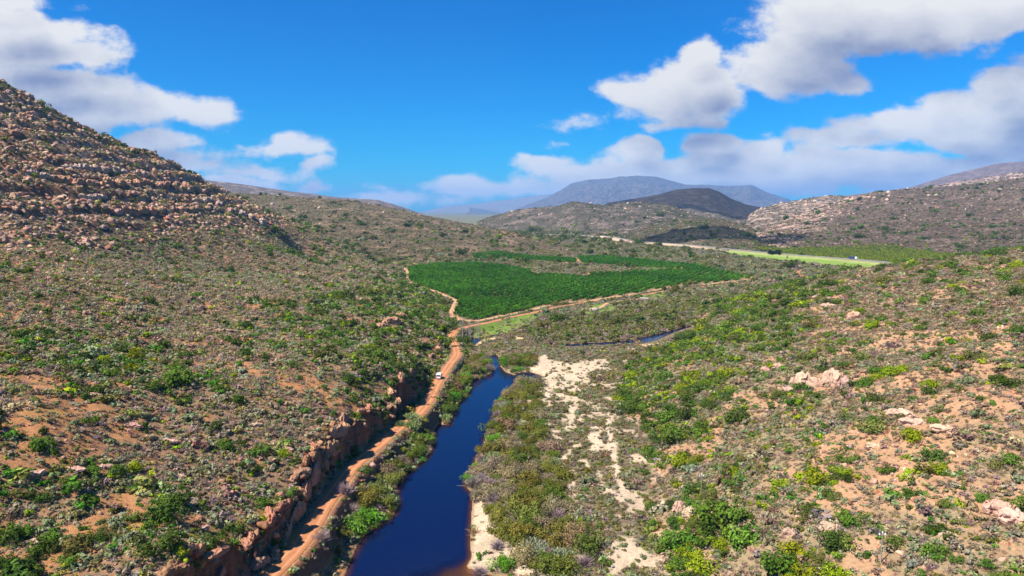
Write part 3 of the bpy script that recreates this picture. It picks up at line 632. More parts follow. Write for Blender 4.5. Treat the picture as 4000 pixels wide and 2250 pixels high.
# ------------------------------------------------------------------ roads, laid on the land
def ribbon(name, line, hw, mat, label, lift=0.06, cross=9, wob=0.2, cat='road', crown=0.08):
    line = np.asarray(line)[:, :2]
    t = np.gradient(line, axis=0); t /= np.linalg.norm(t, axis=1)[:, None] + 1e-9
    nrm = np.stack([t[:, 1], -t[:, 0]], -1)
    e = fbm(line[:, 0], line[:, 1], 6, 3, 95) * wob
    e2 = fbm(line[:, 0] + 500, line[:, 1], 6, 3, 96) * wob
    k = np.linspace(-1, 1, cross)
    off = np.where(k[None, :] < 0, k[None, :] * (hw + e)[:, None], k[None, :] * (hw + e2)[:, None])
    X = line[:, 0:1] + nrm[:, 0:1] * off; Y = line[:, 1:2] + nrm[:, 1:2] * off
    Z = ground(X, Y)
    mid = Z[:, cross // 2:cross // 2 + 1]
    Z = np.minimum(np.maximum(Z, mid - 0.5), mid + 0.6) + lift + crown * (1 - k[None, :] ** 2)
    n = len(line); id2 = np.arange(n * cross).reshape(n, cross)
    q = np.stack([id2[:-1, :-1], id2[1:, :-1], id2[1:, 1:], id2[:-1, 1:]], -1).reshape(-1, 4)
    me = mesh_np(name, np.stack([X, Y, Z], -1).reshape(-1, 3), q, mat, {'across': ('FLOAT', np.tile(k, n))}, True)
    return tag(link(name, me), label, cat, kind='structure')
ribbon('dirt_road', ROAD, 2.0, M_ROAD, 'red gravel road running along the foot of the left slope', 0.10)
ribbon('farm_track', TRACK_A, 2.2, M_TRACK, 'pale dirt track along the near edge of the orchard', 0.08)
ribbon('farm_track', TRACK_B, 1.9, M_TRACK, 'red dirt track along the far left edge of the orchard', 0.08)
ribbon('farm_track', TRACK_C, 1.6, M_TRACK, 'pale track to the gravel pad on the grass', 0.07)
ribbon('highway', HIGHWAY, 4.2, M_TAR, 'grey main road crossing the far valley', 0.5, 3, 0.0, 'road')

# ------------------------------------------------------------------ plant and rock shapes
def leaf_cloud(name, mat, n, size, seed, lobes=7, flat=0.75, up=0.35, open_=0.0, jitter=0.5):
    """a bush: leaf clumps set over uneven lobes; radius about 1, standing on z = 0"""
    r = np.random.RandomState(seed)
    cen = r.normal(size=(lobes, 3)) * (0.42, 0.42, 0.22) + (0, 0, 0.42)
    cen[:, 2] = np.clip(cen[:, 2], 0.15, 0.75); rad = r.uniform(0.32, 0.56, lobes)
    tone = r.uniform(0.75, 1.25, lobes)
    k = r.randint(0, lobes, n)
    d = r.normal(size=(n, 3)); d[:, 2] += 0.25; d /= np.linalg.norm(d, axis=1)[:, None]
    rr = r.uniform(0.55 - open_, 1.12, n) ** 0.7
    p = cen[k] + d * (rad[k] * rr)[:, None]
    p[:, 2] = np.maximum(p[:, 2] * flat, 0.02)
    nn = d + r.normal(size=(n, 3)) * jitter + (0, 0, up); nn /= np.linalg.norm(nn, axis=1)[:, None]
    a = np.cross(nn, r.normal(size=(n, 3))); a /= np.linalg.norm(a, axis=1)[:, None]
    b = np.cross(nn, a); s = size * r.uniform(0.6, 1.4, n)[:, None]
    q = np.stack([p - a * s - b * s * .45, p + a * s * 0.2 - b * s * .8, p + a * s + b * s * .35, p - a * s * .15 + b * s * .75], 1).reshape(-1, 3)
    q[:, 2] = np.maximum(q[:, 2], -0.05)
    v = np.repeat(tone[k] * r.uniform(0.7, 1.3, n), 4)
    return mesh_np(name, q, np.arange(4 * n).reshape(-1, 4), mat, {'vary': ('FLOAT', v)})
def twig_bush(name, mat, n, seed):
    """bare bush: fanning thin twigs"""
    r = np.random.RandomState(seed); co = []; fa = []
    for i in range(n):
        a = r.uniform(0, 2 * np.pi); b = r.uniform(0.1, 1.25)
        d = np.array([math.sin(b) * math.cos(a), math.sin(b) * math.sin(a), math.cos(b)]); st = d * r.uniform(0.0, 0.45) * (1, 1, 1)
        st = st + r.normal(size=3) * 0.08; en = st + (d + r.normal(size=3) * 0.35) * r.uniform(0.35, 0.75)
        w = np.cross(en - st, r.normal(size=3)); w = w / np.linalg.norm(w) * r.uniform(0.014, 0.03)
        st[2] = max(st[2], 0); en[2] = max(en[2] * 0.9, 0.03)
        j = len(co); co += [st - w, st + w, en + w * .4, en - w * .4]; fa.append((j, j + 1, j + 2, j + 3))
    v = np.repeat(r.uniform(0.7, 1.3, n), 4)
    return mesh_np(name, np.array(co), np.array(fa), mat, {'vary': ('FLOAT', v)})
def reed_clump(name, mat, n, seed):
    r = np.random.RandomState(seed); co = []; fa = []
    for i in range(n):
        a = r.uniform(0, 2 * np.pi); q = math.sqrt(r.uniform()) ; x, y = q * math.cos(a), q * math.sin(a)
        h = r.uniform(0.35, 0.62) * (1.1 - 0.4 * q); l = r.normal(size=2) * 0.2; t = r.uniform(0, np.pi); w = 0.06
        dx, dy = math.cos(t) * w, math.sin(t) * w; j = len(co)
        co += [(x - dx, y - dy, 0), (x + dx, y + dy, 0), (x + dx + l[0], y + dy + l[1], h), (x - dx * .3 + l[0] * 1.3, y - dy * .3 + l[1] * 1.3, h * 1.05)]; fa.append((j, j + 1, j + 2, j + 3))
    return mesh_np(name, np.array(co), np.array(fa), mat, {'vary': ('FLOAT', np.repeat(r.uniform(0.7, 1.3, n), 4))})
def ico(sub):
    import bmesh
    bm = bmesh.new(); bmesh.ops.create_icosphere(bm, subdivisions=sub, radius=1)
    co = np.array([v.co[:] for v in bm.verts]); fa = np.array([[v.index for v in f.verts] for f in bm.faces]); bm.free(); return co, fa
ICO2, ICO3, ICO4 = ico(2), ico(3), ico(5)
def rock(name, mat, seed, base=ICO2, planes=13, scale=(1, 0.8, 0.75), rough=0.06):
    """angular block: a sphere cut by random planes"""
    r = np.random.RandomState(seed); d = base[0]
    n = r.normal(size=(planes, 3)); n /= np.linalg.norm(n, axis=1)[:, None]; h = r.uniform(0.5, 0.95, planes)
    dn = d @ n.T
    rr = np.where(dn > 0.05, h / np.maximum(dn, 0.05), 9).min(1); rr = np.minimum(rr, 1.15)
    p = d * rr[:, None] * scale
    p += rough * np.stack([fbm(p[:, 1] + seed, p[:, 2], .5, 2, 1), fbm(p[:, 0] + seed, p[:, 2], .5, 2, 2), fbm(p[:, 0] + seed, p[:, 1], .5, 2, 3)], -1)
    p[:, 2] += 0.25
    return mesh_np(name, p, base[1], mat)
def ledge(name, mat, seed):
    """jointed sandstone ledge: one skin over stepped, cracked blocks; about 2 long, 1 high, 1 deep, its face towards -y"""
    r = np.random.RandomState(seed); d = ICO4[0]
    box = d / (np.abs(d) ** 5).sum(1)[:, None] ** 0.2
    p = box * (1.0, 0.5, 0.55)
    cx = np.floor((p[:, 0] + 0.12 * perlin(p[:, 0] * 3, p[:, 2] * 3, seed)) * 4.2 + 50).astype(int)
    lay = np.floor((p[:, 2] + 0.08 * perlin(p[:, 0] * 2, p[:, 1] * 3, seed + 4)) * 4.6 + 50).astype(int)
    cy = np.floor((p[:, 1]) * 3.5 + 50).astype(int)
    tab = r.uniform(-1, 1, (101, 101)); top = r.uniform(-1, 1, (101, 101))
    p[:, 1] += np.sign(p[:, 1]) * 0.16 * tab[cx, lay] * (np.abs(d[:, 1]) > 0.2) - 0.10 * p[:, 2]
    p[:, 2] *= np.where(p[:, 2] > 0, 1 + 0.42 * top[cx, cy], 1)
    p[:, 2] *= 1 - 0.35 * np.abs(p[:, 0]) ** 2.5
    p += 0.05 * np.stack([perlin(p[:, 1] * 5, p[:, 2] * 5, seed), perlin(p[:, 0] * 5, p[:, 2] * 5, seed + 1), perlin(p[:, 0] * 5, p[:, 1] * 5, seed + 2)], -1)
    return mesh_np(name, p, ICO4[1], mat)

# ------------------------------------------------------------------ scatter for what nobody could count (one object each)
def scatter(name, label, protos, pts, rot, scl, tint, pick, cat):
    hidden = bpy.data.collections.new(name + "_kinds")
    for i, me in enumerate(protos):
        hidden.objects.link(bpy.data.objects.new("%s_kind_%02d" % (name, i), me))
    me = mesh_np(name, pts, np.zeros((0, 4), np.int32), None, {'rot': ('FLOAT_VECTOR', rot), 'scl': ('FLOAT_VECTOR', scl), 'tint': ('FLOAT_COLOR', np.c_[tint, np.ones(len(tint))])})
    a = me.attributes.new('pick', 'INT', 'POINT'); a.data.foreach_set('value', np.asarray(pick, np.int32))
    o = link(name, me)
    g = bpy.data.node_groups.new(name + "_scatter", 'GeometryNodeTree')
    g.interface.new_socket("Geometry", in_out='INPUT', socket_type='NodeSocketGeometry'); g.interface.new_socket("Geometry", in_out='OUTPUT', socket_type='NodeSocketGeometry')
    gi = N(g, 'NodeGroupInput'); go = N(g, 'NodeGroupOutput')
    mp = N(g, 'GeometryNodeMeshToPoints'); ci = N(g, 'GeometryNodeCollectionInfo'); ip = N(g, 'GeometryNodeInstanceOnPoints')
    ci.inputs['Collection'].default_value = hidden; ci.inputs['Separate Children'].default_value = True; ci.inputs['Reset Children'].default_value = True
    ip.inputs['Pick Instance'].default_value = True
    def na(nm, tp):
        n = N(g, 'GeometryNodeInputNamedAttribute', data_type=tp); n.inputs['Name'].default_value = nm; return n.outputs['Attribute']
    lk(g, gi.outputs[0], mp.inputs['Mesh']); lk(g, mp.outputs[0], ip.inputs['Points']); lk(g, ci.outputs[0], ip.inputs['Instance'])
    lk(g, na('pick', 'INT'), ip.inputs['Instance Index']); lk(g, na('rot', 'FLOAT_VECTOR'), ip.inputs['Rotation']); lk(g, na('scl', 'FLOAT_VECTOR'), ip.inputs['Scale'])
    lk(g, ip.outputs[0], go.inputs[0])
    md = o.modifiers.new("scatter", 'NODES'); md.node_group = g
    return tag(o, label, cat, kind='stuff')
RNG = np.random.RandomState(11)
def sample_fan(n_of_y, y0, y1, umax=0.86):
    """points in the view fan; n_of_y(y) = plants per square metre"""
    yy = np.exp(np.linspace(math.log(y0), math.log(y1), 400)); rho = n_of_y(yy)
    w = np.sqrt(yy[1:] * yy[:-1]) * 2 * umax * np.diff(yy) * 0.5 * (rho[1:] + rho[:-1])
    N_ = int(w.sum()); c = np.r_[0, np.cumsum(w)] / w.sum()
    y = np.interp(RNG.rand(N_), c, yy); x = (RNG.rand(N_) * 2 - 1) * umax * y
    return x, y
def clear_of_ways(x, y, pad=0.3):
    ok = np.ones(x.shape, bool)
    for l, hw in ROADS_ALL: d, _ = dist_line(l, x, y, False, 20); ok &= d > hw + pad
    ok &= sdist(POND, x, y + 4, 30) > 3.2
    d, _ = dist_line(HIGHWAY, x, y, False, 40); ok &= d > np.where(x / np.maximum(y, 1) < 0.3, 19, 9)
    for wp in WATERS: ok &= sdist(wp, x, y, 20) > 0.2
    return ok
def in_orch(x, y):
    r = np.zeros(x.shape, bool)
    for p in ORCHS: r |= sdist(p, x, y, 20) < 4
    return r
def in_any(polys, x, y):
    r = np.zeros(x.shape, bool)
    for p in polys: r |= inside(p, x, y)
    return r
def apparent(x, y, z, s):             # size in the picture, 0 when outside it
    dx, dz = x, z - CAM_H
    zc = y * CT - dz * ST; yc = y * ST + dz * CT
    ok = (zc > 5) & (np.abs(dx) < 0.765 * zc) & (np.abs(yc) < 0.435 * zc)
    return np.where(ok, s / np.maximum(zc, 1), 0)
def euler_z(n): return np.c_[RNG.normal(0, .12, n), RNG.normal(0, .12, n), RNG.rand(n) * 6.283]

# ------------------------------------------------------------------ shapes
SCRUB_I = [leaf_cloud("s%d" % i, M_LEAF_I, 110, 0.17, 100 + i, 5, 0.85, 0.2, 0, 0.28) for i in range(5)] + [twig_bush("s5", M_LEAF_I, 60, 120), leaf_cloud("s6", M_LEAF_I, 60, 0.17, 121, 4, 0.7, 0.4, 0.3), reed_clump("s7", M_LEAF_I, 40, 122)]
BUSH_I = [leaf_cloud("b%d" % i, M_LEAF_I, 260, 0.125, 140 + i, 8, 0.9, 0.2, 0, 0.3) for i in range(5)]
BUSH_O = [leaf_cloud("hillside_bush", M_LEAF_O, 900, 0.07, 160 + i, 11, 0.9, 0.2, 0, 0.3) for i in range(7)]
RIV_O = [leaf_cloud("riverside_bush", M_LEAF_O, 1800, 0.055, 180 + i, 15, 0.9, 0.2, 0, 0.35) for i in range(7)]
SAND_O = [leaf_cloud("sand_shrub", M_LEAF_O, 420, 0.085, 200 + i, 6, 0.75, 0.25, 0.1, 0.35) for i in range(5)]
TWIG_O = [twig_bush("bare_bush", M_LEAF_O, 420, 220 + i) for i in range(3)]
REED_O = [reed_clump("reed_clump", M_LEAF_O, 260, 230 + i) for i in range(3)]
ORCH_O = [leaf_cloud("crown", M_LEAF_O, 300, 0.12, 240 + i, 8, 1.1, 0.2, 0, 0.3) for i in range(4)]
ORCH_I = [leaf_cloud("o%d" % i, M_LEAF_I, 140, 0.17, 250 + i, 7, 1.1, 0.2, 0, 0.3) for i in range(4)]
ROCK_I = [rock("r%d" % i, M_ROCK_I, 300 + i, ICO2, 12, (1, .85, .8)) for i in range(8)]
ROCK_O = [rock("boulder", M_ROCK_O, 320 + i, ICO3, 14, (1, .85, .8)) for i in range(8)]
LEDGE_O = [ledge("rock_outcrop", M_ROCK_O, 340 + i) for i in range(6)]
def tube(pts, rad, sides=6):
    """tapered tube along points; returns coords and quads"""
    pts = np.asarray(pts, float); co = []; fa = []
    for i, p in enumerate(pts):
        t = pts[min(i + 1, len(pts) - 1)] - pts[max(i - 1, 0)]; t = t / (np.linalg.norm(t) + 1e-9)
        a = np.cross(t, (0.3, 1, 0.2)); a /= np.linalg.norm(a); b = np.cross(t, a)
        for k in range(sides):
            th = 2 * np.pi * k / sides; co.append(p + (a * math.cos(th) + b * math.sin(th)) * rad[i])
    for i in range(len(pts) - 1):
        for k in range(sides):
            fa.append((i * sides + k, i * sides + (k + 1) % sides, (i + 1) * sides + (k + 1) % sides, (i + 1) * sides + k))
    return np.array(co), np.array(fa)
def join(parts):
    co = []; fa = []; n = 0
    for c, f in parts: co.append(c); fa.append(f + n); n += len(c)
    return np.concatenate(co), np.concatenate(fa)
def own(me, name, x, y, z, s, rot, color, label, cat, group, sz=None, parent=None):
    o = bpy.data.objects.new(name, me); COL.objects.link(o)
    o.location = (x, y, z); o.rotation_euler = rot; o.scale = (s, s, sz if sz else s) if np.isscalar(s) else s
    o.color = (*[float(max(0.005, c)) for c in color], 1)
    if parent: o.parent = parent
    else: tag(o, label, cat, group)
    return o
def jit(c, a=0.15): return np.asarray(c) * (1 + RNG.normal(0, a * 0.6)) * (1 + RNG.normal(0, a * 0.35, 3))
def jits(c, a=0.15):
    n = len(c); return np.clip(c * (1 + RNG.normal(0, a, (n, 1))) * (1 + RNG.normal(0, a * 0.4, (n, 3))), 0.008, 0.9)
def hit(px, py, ymax=4000):           # first land met by the sight line through a point of the survey picture
    x, y, z = ray(px, py)
    ts = np.exp(np.linspace(math.log(40), math.log(ymax), 3000))
    g = ground(x * ts, y * ts); k = np.argmax(CAM_H + z * ts < g)
    a, b = ts[max(k - 1, 0)], ts[k]
    tt = np.linspace(a, b, 20); g = ground(x * tt, y * tt); t = tt[np.argmax(CAM_H + z * tt <= g)]
    return x * t, y * t, float(ground(np.array([x * t]), np.array([y * t]))[0]), t

# ------------------------------------------------------------------ scrub over the slopes
def scrub_fields():
    def rho(y): s = np.interp(y, [0, 230, 900, 3000], [1, 1, 2.0, 2.9]); return np.interp(y, [200, 320], [2.1, 1.6]) / s ** 2 * np.interp(y, [700, 1200, 1800], [1, .42, .2])
    x, y = sample_fan(rho, 70, 3000)
    z, lab = ground(x, y, True)
    n1 = fbm(x, y, 28, 4, 61); n2 = fbm(x, y, 6, 3, 62); n3 = fbm(x, y, 90, 3, 65); n4 = fbm(x, y, 16, 3, 66)
    p = np.ones(x.shape)
    bareL = sstep(0.05, 0.32, n1 + 0.5 * n2 + np.interp(y, [100, 150, 250, 400], [0.12, 0.05, -0.08, -0.2]))
    bareR = sstep(0.0, 0.28, n1 + 0.5 * n2 + np.interp(y, [90, 170, 300, 420], [0.17, 0.09, -0.08, -0.12]))
    p = np.where(lab == 1, (1 - 0.65 * bareL) * np.where(z > 50, .7, 1), p); p = np.where(lab == 2, 1 - 0.6 * bareR, p)
    p = np.where(lab == 0, 0.9 - 0.82 * sand_amount(x, y), p)
    p = np.where((lab == 0) & (y < 350), p * 0.75, p)
    p *= ~in_orch(x, y) & ~in_any([FIELD], x, y) & clear_of_ways(x, y); p *= np.where(in_any(GRASS, x, y), .22, 1)
    p = np.where(in_any([VINES], x, y), 1.0, p)
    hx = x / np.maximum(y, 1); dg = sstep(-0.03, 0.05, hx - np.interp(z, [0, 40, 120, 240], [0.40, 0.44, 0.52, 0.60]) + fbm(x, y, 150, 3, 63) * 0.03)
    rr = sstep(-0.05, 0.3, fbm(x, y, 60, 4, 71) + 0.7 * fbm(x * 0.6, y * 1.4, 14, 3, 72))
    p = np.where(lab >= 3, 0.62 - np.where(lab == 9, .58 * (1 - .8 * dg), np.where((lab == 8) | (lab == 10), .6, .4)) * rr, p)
    p = p * np.where(lab < 3, .62 + .6 * sstep(-.25, .25, fbm(x, y, 4.5, 3, 69)), 1)
    k = RNG.rand(len(x)) < p
    x, y, z, lab, n1, n2, n3, n4 = [a[k] for a in (x, y, z, lab, n1, n2, n3, n4)]
    n = len(x)
    s = np.interp(y, [0, 230, 900, 3000], [1, 1, 2.0, 2.9]) * np.exp(RNG.normal(-0.58, 0.48, n)) * 0.95
    pal = np.array([(0.225, 0.195, 0.12), (0.25, 0.17, 0.115), (0.175, 0.20, 0.10), (0.165, 0.165, 0.04), (0.06, 0.145, 0.015), (0.22, 0.29, 0.015), (0.24, 0.18, 0.16)])
    w = np.zeros((n, 7)); w[:] = (3.2, 3.4, 1.6, .9, .3, .06, 1.6)
    gl = sstep(0.0, 0.3, n3 + np.where(lab == 1, np.interp(x, [-140, -80, -50], [-.25, 0.12, 0.3]) * sstep(150, 220, y) * sstep(700, 500, y), -0.1) + 0.5 * n4)
    gr = sstep(0.05, 0.3, n4 + 0.5 * n3 + np.where(lab == 2, np.interp(z, [2, 8, 20, 30], [.25, .2, .05, -.15]), -1))
    g = np.where(lab == 1, gl, np.where(lab == 2, gr, 0))
    w[:, 4] += 3.2 * g; w[:, 5] += 0.9 * g; w[:, 3] += 1.5 * g; w[:, 2] += 2.0 * g
    sage = sstep(0.0, 0.25, n3 + n4 * .5 + np.where(lab == 2, sstep(200, 300, y) * sstep(24, 10, z) * .35, -.1)); w[:, 2] += 4 * sage
    fl = (lab == 0); w[fl] *= (1, 1.2, 1, 2.2, .6, .3, 1); fv = fl & (y > 430); w[fv] = (2.8, .8, 3.6, .7, .2, .01, 1.6)
    rc = (lab == 2) & (z > 22); w[rc] *= (1, 2.0, .6, 1, .6, .5, 1)
    upz = (lab == 1) & (z > 45 + n3 * 20); w[upz] = (2.2, 3.0, .4, 1.2, .45, .18, 1.2)
    w[lab >= 3] = (1.6, 3.4, .3, 1.3, .25, .01, 1.2)
    w[(lab == 6) | (lab == 5)] = (1.5, .5, .8, 2, 1, 0, .2)
    vin = in_any([VINES], x, y); w[vin] = (0, 0, 0, 1.5, 1.0, 2.0, 0)
    w /= w.sum(1)[:, None]; cs = np.cumsum(w, 1); pk = (RNG.rand(n)[:, None] > cs).sum(1).clip(0, 6)
    tint = jits(pal[pk], 0.24) * np.where((lab == 1) & (z < 60), 1.36, 1.15)[:, None] * np.array([1.03, .98, .95])
    tint = np.where((vin | (lab >= 3))[:, None], tint * np.where((lab == 3)[:, None], 1.0, .72), tint)
    kind = RNG.randint(0, 5, n)
    kind = np.where((pk == 1) | (pk == 6), np.where(RNG.rand(n) < .5, 5, 6), kind); kind = np.where((pk == 2) & (RNG.rand(n) < .3) & (lab == 0), 7, kind)
    s = np.where(vin, 2.0, s)
    sc = s[:, None] * np.c_[np.ones(n), RNG.uniform(.8, 1.2, n), RNG.uniform(.75, 1.15, n)]
    scatter("scrub", "low grey green and brown scrub covering the slopes and valley floor", SCRUB_I, np.c_[x, y, z - 0.05], euler_z(n), sc, tint, kind, 'scrub')
    return n
N_SCRUB = scrub_fields()

# ------------------------------------------------------------------ green bushes on the slopes: the 300 largest to see are objects
def side_word(x, y, z, lab):
    return np.where(lab == 1, 'left', np.where(lab == 2, 'right', 'floor'))
def hillside_bushes():
    def rho(y): s = np.maximum(1, (y / 300) ** 0.7); return 0.17 / s ** 2
    x, y = sample_fan(rho, 75, 2300); z, lab = ground(x, y, True)
    n3 = fbm(x, y, 90, 3, 65); n4 = fbm(x, y, 16, 3, 66)
    gl = 0.055 + 0.85 * sstep(-0.05, 0.3, n3 * 0.6 + n4 * .6 + np.interp(x, [-140, -80, -50], [-.2, 0.1, 0.3]) * sstep(150, 220, y) * sstep(750, 500, y))
    gr = 0.10 + 0.9 * sstep(0.0, 0.3, n4 * .8 + .5 * n3 + np.interp(z, [2, 8, 20, 32], [.28, .18, -.02, -.28]))
    p = np.where(lab == 1, .72 * gl * np.where(z > 55, .35, 1), np.where(lab == 2, gr, np.where(lab == 0, np.where(y > 400, np.where(y > 520, .10, .22), 0), np.where(y < 1500, .07, .02))))
    p *= ~in_orch(x, y) & ~in_any(GRASS + [FIELD, VINES], x, y) & clear_of_ways(x, y, 1.0) & ((sand_amount(x, y) < .3) | (lab != 0))
    k = RNG.rand(len(x)) < p
    x, y, z, lab, n4 = [a[k] for a in (x, y, z, lab, n4)]; n = len(x)
    s = np.maximum(1, (y / 300) ** 0.7) * np.exp(RNG.normal(0.22, 0.40, n)) * np.where(lab == 0, 1.15, np.where(lab == 2, 1.22, 1.0))
    pal = np.array([(0.065, 0.10, 0.018), (0.10, 0.165, 0.022), (0.22, 0.27, 0.012), (0.135, 0.14, 0.035)])
    yel = np.where(lab == 2, .22, .09)
    r = RNG.rand(n); pk = np.where(r < yel, 2, np.where(r < .55, 0, np.where(r < .85, 1, 3)))
    pk = np.where((pk == 2) & (n4 < -.05), 1, pk)
    pk = np.where(lab == 0, np.where(r < .7, 3, 0), pk)
    extra = [(370 * P8, 848 * P8, 2.2, 2), (2240 * P8, 945 * P8, 3.2, 2), (2205 * P8, 955 * P8, 2.2, 2), (1700, 1985 , 1.9, 1), (1120, 1940, 2.3, 1), (2275 * P8, 935 * P8, 2.3, 2), (30 * P8, 1360 * P8, 2.4, 0), (1905 * P8, 985 * P8, 1.8, 1)]
    for ex, ey, es, ek in extra:
        hx, hy, hz, _ = hit(ex, ey); x = np.r_[x, hx]; y = np.r_[y, hy]; z = np.r_[z, hz]; s = np.r_[s, es]; pk = np.r_[pk, ek]; lab = np.r_[lab, 1 if ex < 1800 else 2]
    n = len(x)
    tint = jits(pal[pk], 0.16); a = apparent(x, y, z, s)
    order = np.argsort(-a); top = order[:300]; rest = order[300:]
    words = ['dark green', 'mid green', 'yellow green', 'olive green']
    for i in top:
        t = 'large' if s[i] > 1.75 else 'small' if s[i] < 1.15 else 'medium'
        w = 'left rocky slope above the red road' if lab[i] == 1 else 'right slope across the river' if lab[i] == 2 else 'valley floor'
        lb = "%s %s rounded bush on the %s" % (t, words[pk[i]], w)
        own(BUSH_O[RNG.randint(7)], 'hillside_bush', x[i], y[i], z[i] - .08, s[i], (0, 0, RNG.rand() * 6.28), tint[i], lb, 'bush', lb.replace('bush', 'bushes'), s[i] * RNG.uniform(.8, 1.15))
    i = rest; m = len(i)
    scatter("bush_cover", "green bushes spread over the farther slopes", BUSH_I, np.c_[x, y, z - .1][i], euler_z(m), s[i][:, None] * np.c_[np.ones(m), np.ones(m), RNG.uniform(.8, 1.1, m)], tint[i], RNG.randint(0, 5, m), 'bush')
    return n
N_BUSH = hillside_bushes()

# ------------------------------------------------------------------ rocks
def rocks():
    def rho(y): s = np.maximum(1, (y / 260) ** 0.85); return 0.34 / s ** 2
    x, y = sample_fan(rho, 75, 3000); z, lab = ground(x, y, True)
    n1 = fbm(x, y, 28, 4, 61); n2 = fbm(x, y, 6, 3, 62); n3 = fbm(x, y, 60, 3, 67); band = fbm(x * .35, y * .35 + z * 2.2, 30, 3, 68)
    up = sstep(38, 62, z + n3 * 20)
    pl = 0.09 + 0.16 * sstep(.1, .4, n2 + n3 * .5) + up * (0.45 + 0.6 * sstep(-.1, .3, band + n2 * .4))
    pr = 0.06 + 0.40 * sstep(0.05, 0.4, n1 + .5 * n2 + np.interp(y, [90, 170, 300, 420], [.12, .08, -.05, -.1]))
    rr = sstep(0.0, 0.35, fbm(x, y, 60, 4, 71) + 0.7 * fbm(x * 0.6, y * 1.4, 14, 3, 72))
    hx = x / y; dg = sstep(-0.03, 0.05, hx - np.interp(z, [0, 40, 120, 240], [0.40, 0.44, 0.52, 0.60]) + n3 * .03)
    pf = .5 * np.where(lab == 3, .18 * rr, np.where(lab == 8, .9 * rr, np.where(lab == 9, (.25 + .9 * rr) * (1 - .85 * dg), np.where(lab == 10, .8 * rr, .3 * rr))))
    p = np.where(lab == 1, pl, np.where(lab == 2, pr, np.where(lab == 0, 0.0, pf)))
    p *= clear_of_ways(x, y, .6)
    k = RNG.rand(len(x)) < p
    x, y, z, lab, up = [a[k] for a in (x, y, z, lab, up)]; n = len(x)
    s = np.maximum(1, (y / 260) ** 0.85) * np.exp(RNG.normal(-0.95, 0.5, n) + up * RNG.normal(0, .35, n)) * np.where(lab == 1, 1 + .75 * up, np.where(lab > 2, 1.0, .85))
    s = np.minimum(s, np.where(up > .5, 3.4, 1.25) * np.maximum(1, y / 900))
    base = np.where((lab == 2)[:, None], (0.50, 0.29, 0.19), np.where((lab > 2)[:, None], (0.46, 0.31, 0.21), (0.37, 0.205, 0.125)))
    c = base + RNG.rand(n)[:, None] * np.array([.05, .07, .065]) * np.where(up > .5, 1.0, .4)[:, None]
    c = np.where((RNG.rand(n) < .2)[:, None], (0.36, .16, .085), c); tint = jits(c, .16)
    a = apparent(x, y, z, s); order = np.argsort(-a); top = order[:260]; rest = order[260:]
    for i in top:
        t = 'large' if s[i] > 1.5 else 'small' if s[i] < .9 else 'medium'
        w = ('upper left hillside' if up[i] > .5 else 'left slope among the scrub') if lab[i] == 1 else 'right slope among the bushes' if lab[i] == 2 else 'far hill'
        cw = 'rusty red' if tint[i][0] > 2.1 * tint[i][1] else 'pinkish tan' if tint[i][0] > 1.5 * tint[i][1] else 'pale tan'
        lb = "%s %s angular boulder on the %s" % (t, cw, w)
        own(ROCK_O[RNG.randint(8)], 'boulder', x[i], y[i], z[i] - s[i] * .15, s[i], (RNG.normal(0, .25), RNG.normal(0, .25), RNG.rand() * 6.28), tint[i], lb, 'boulder', lb.replace('boulder', 'boulders'))
    i = rest; m = len(i)
    scatter("loose_rocks", "loose sandstone rocks strewn over the slopes", ROCK_I, np.c_[x, y, z - s * .15][i], np.c_[RNG.normal(0, .3, m), RNG.normal(0, .3, m), RNG.rand(m) * 6.28], s[i][:, None] * RNG.uniform(.75, 1.2, (m, 3)), tint[i], RNG.randint(0, 8, m), 'rock')
    return n
N_ROCK = rocks()

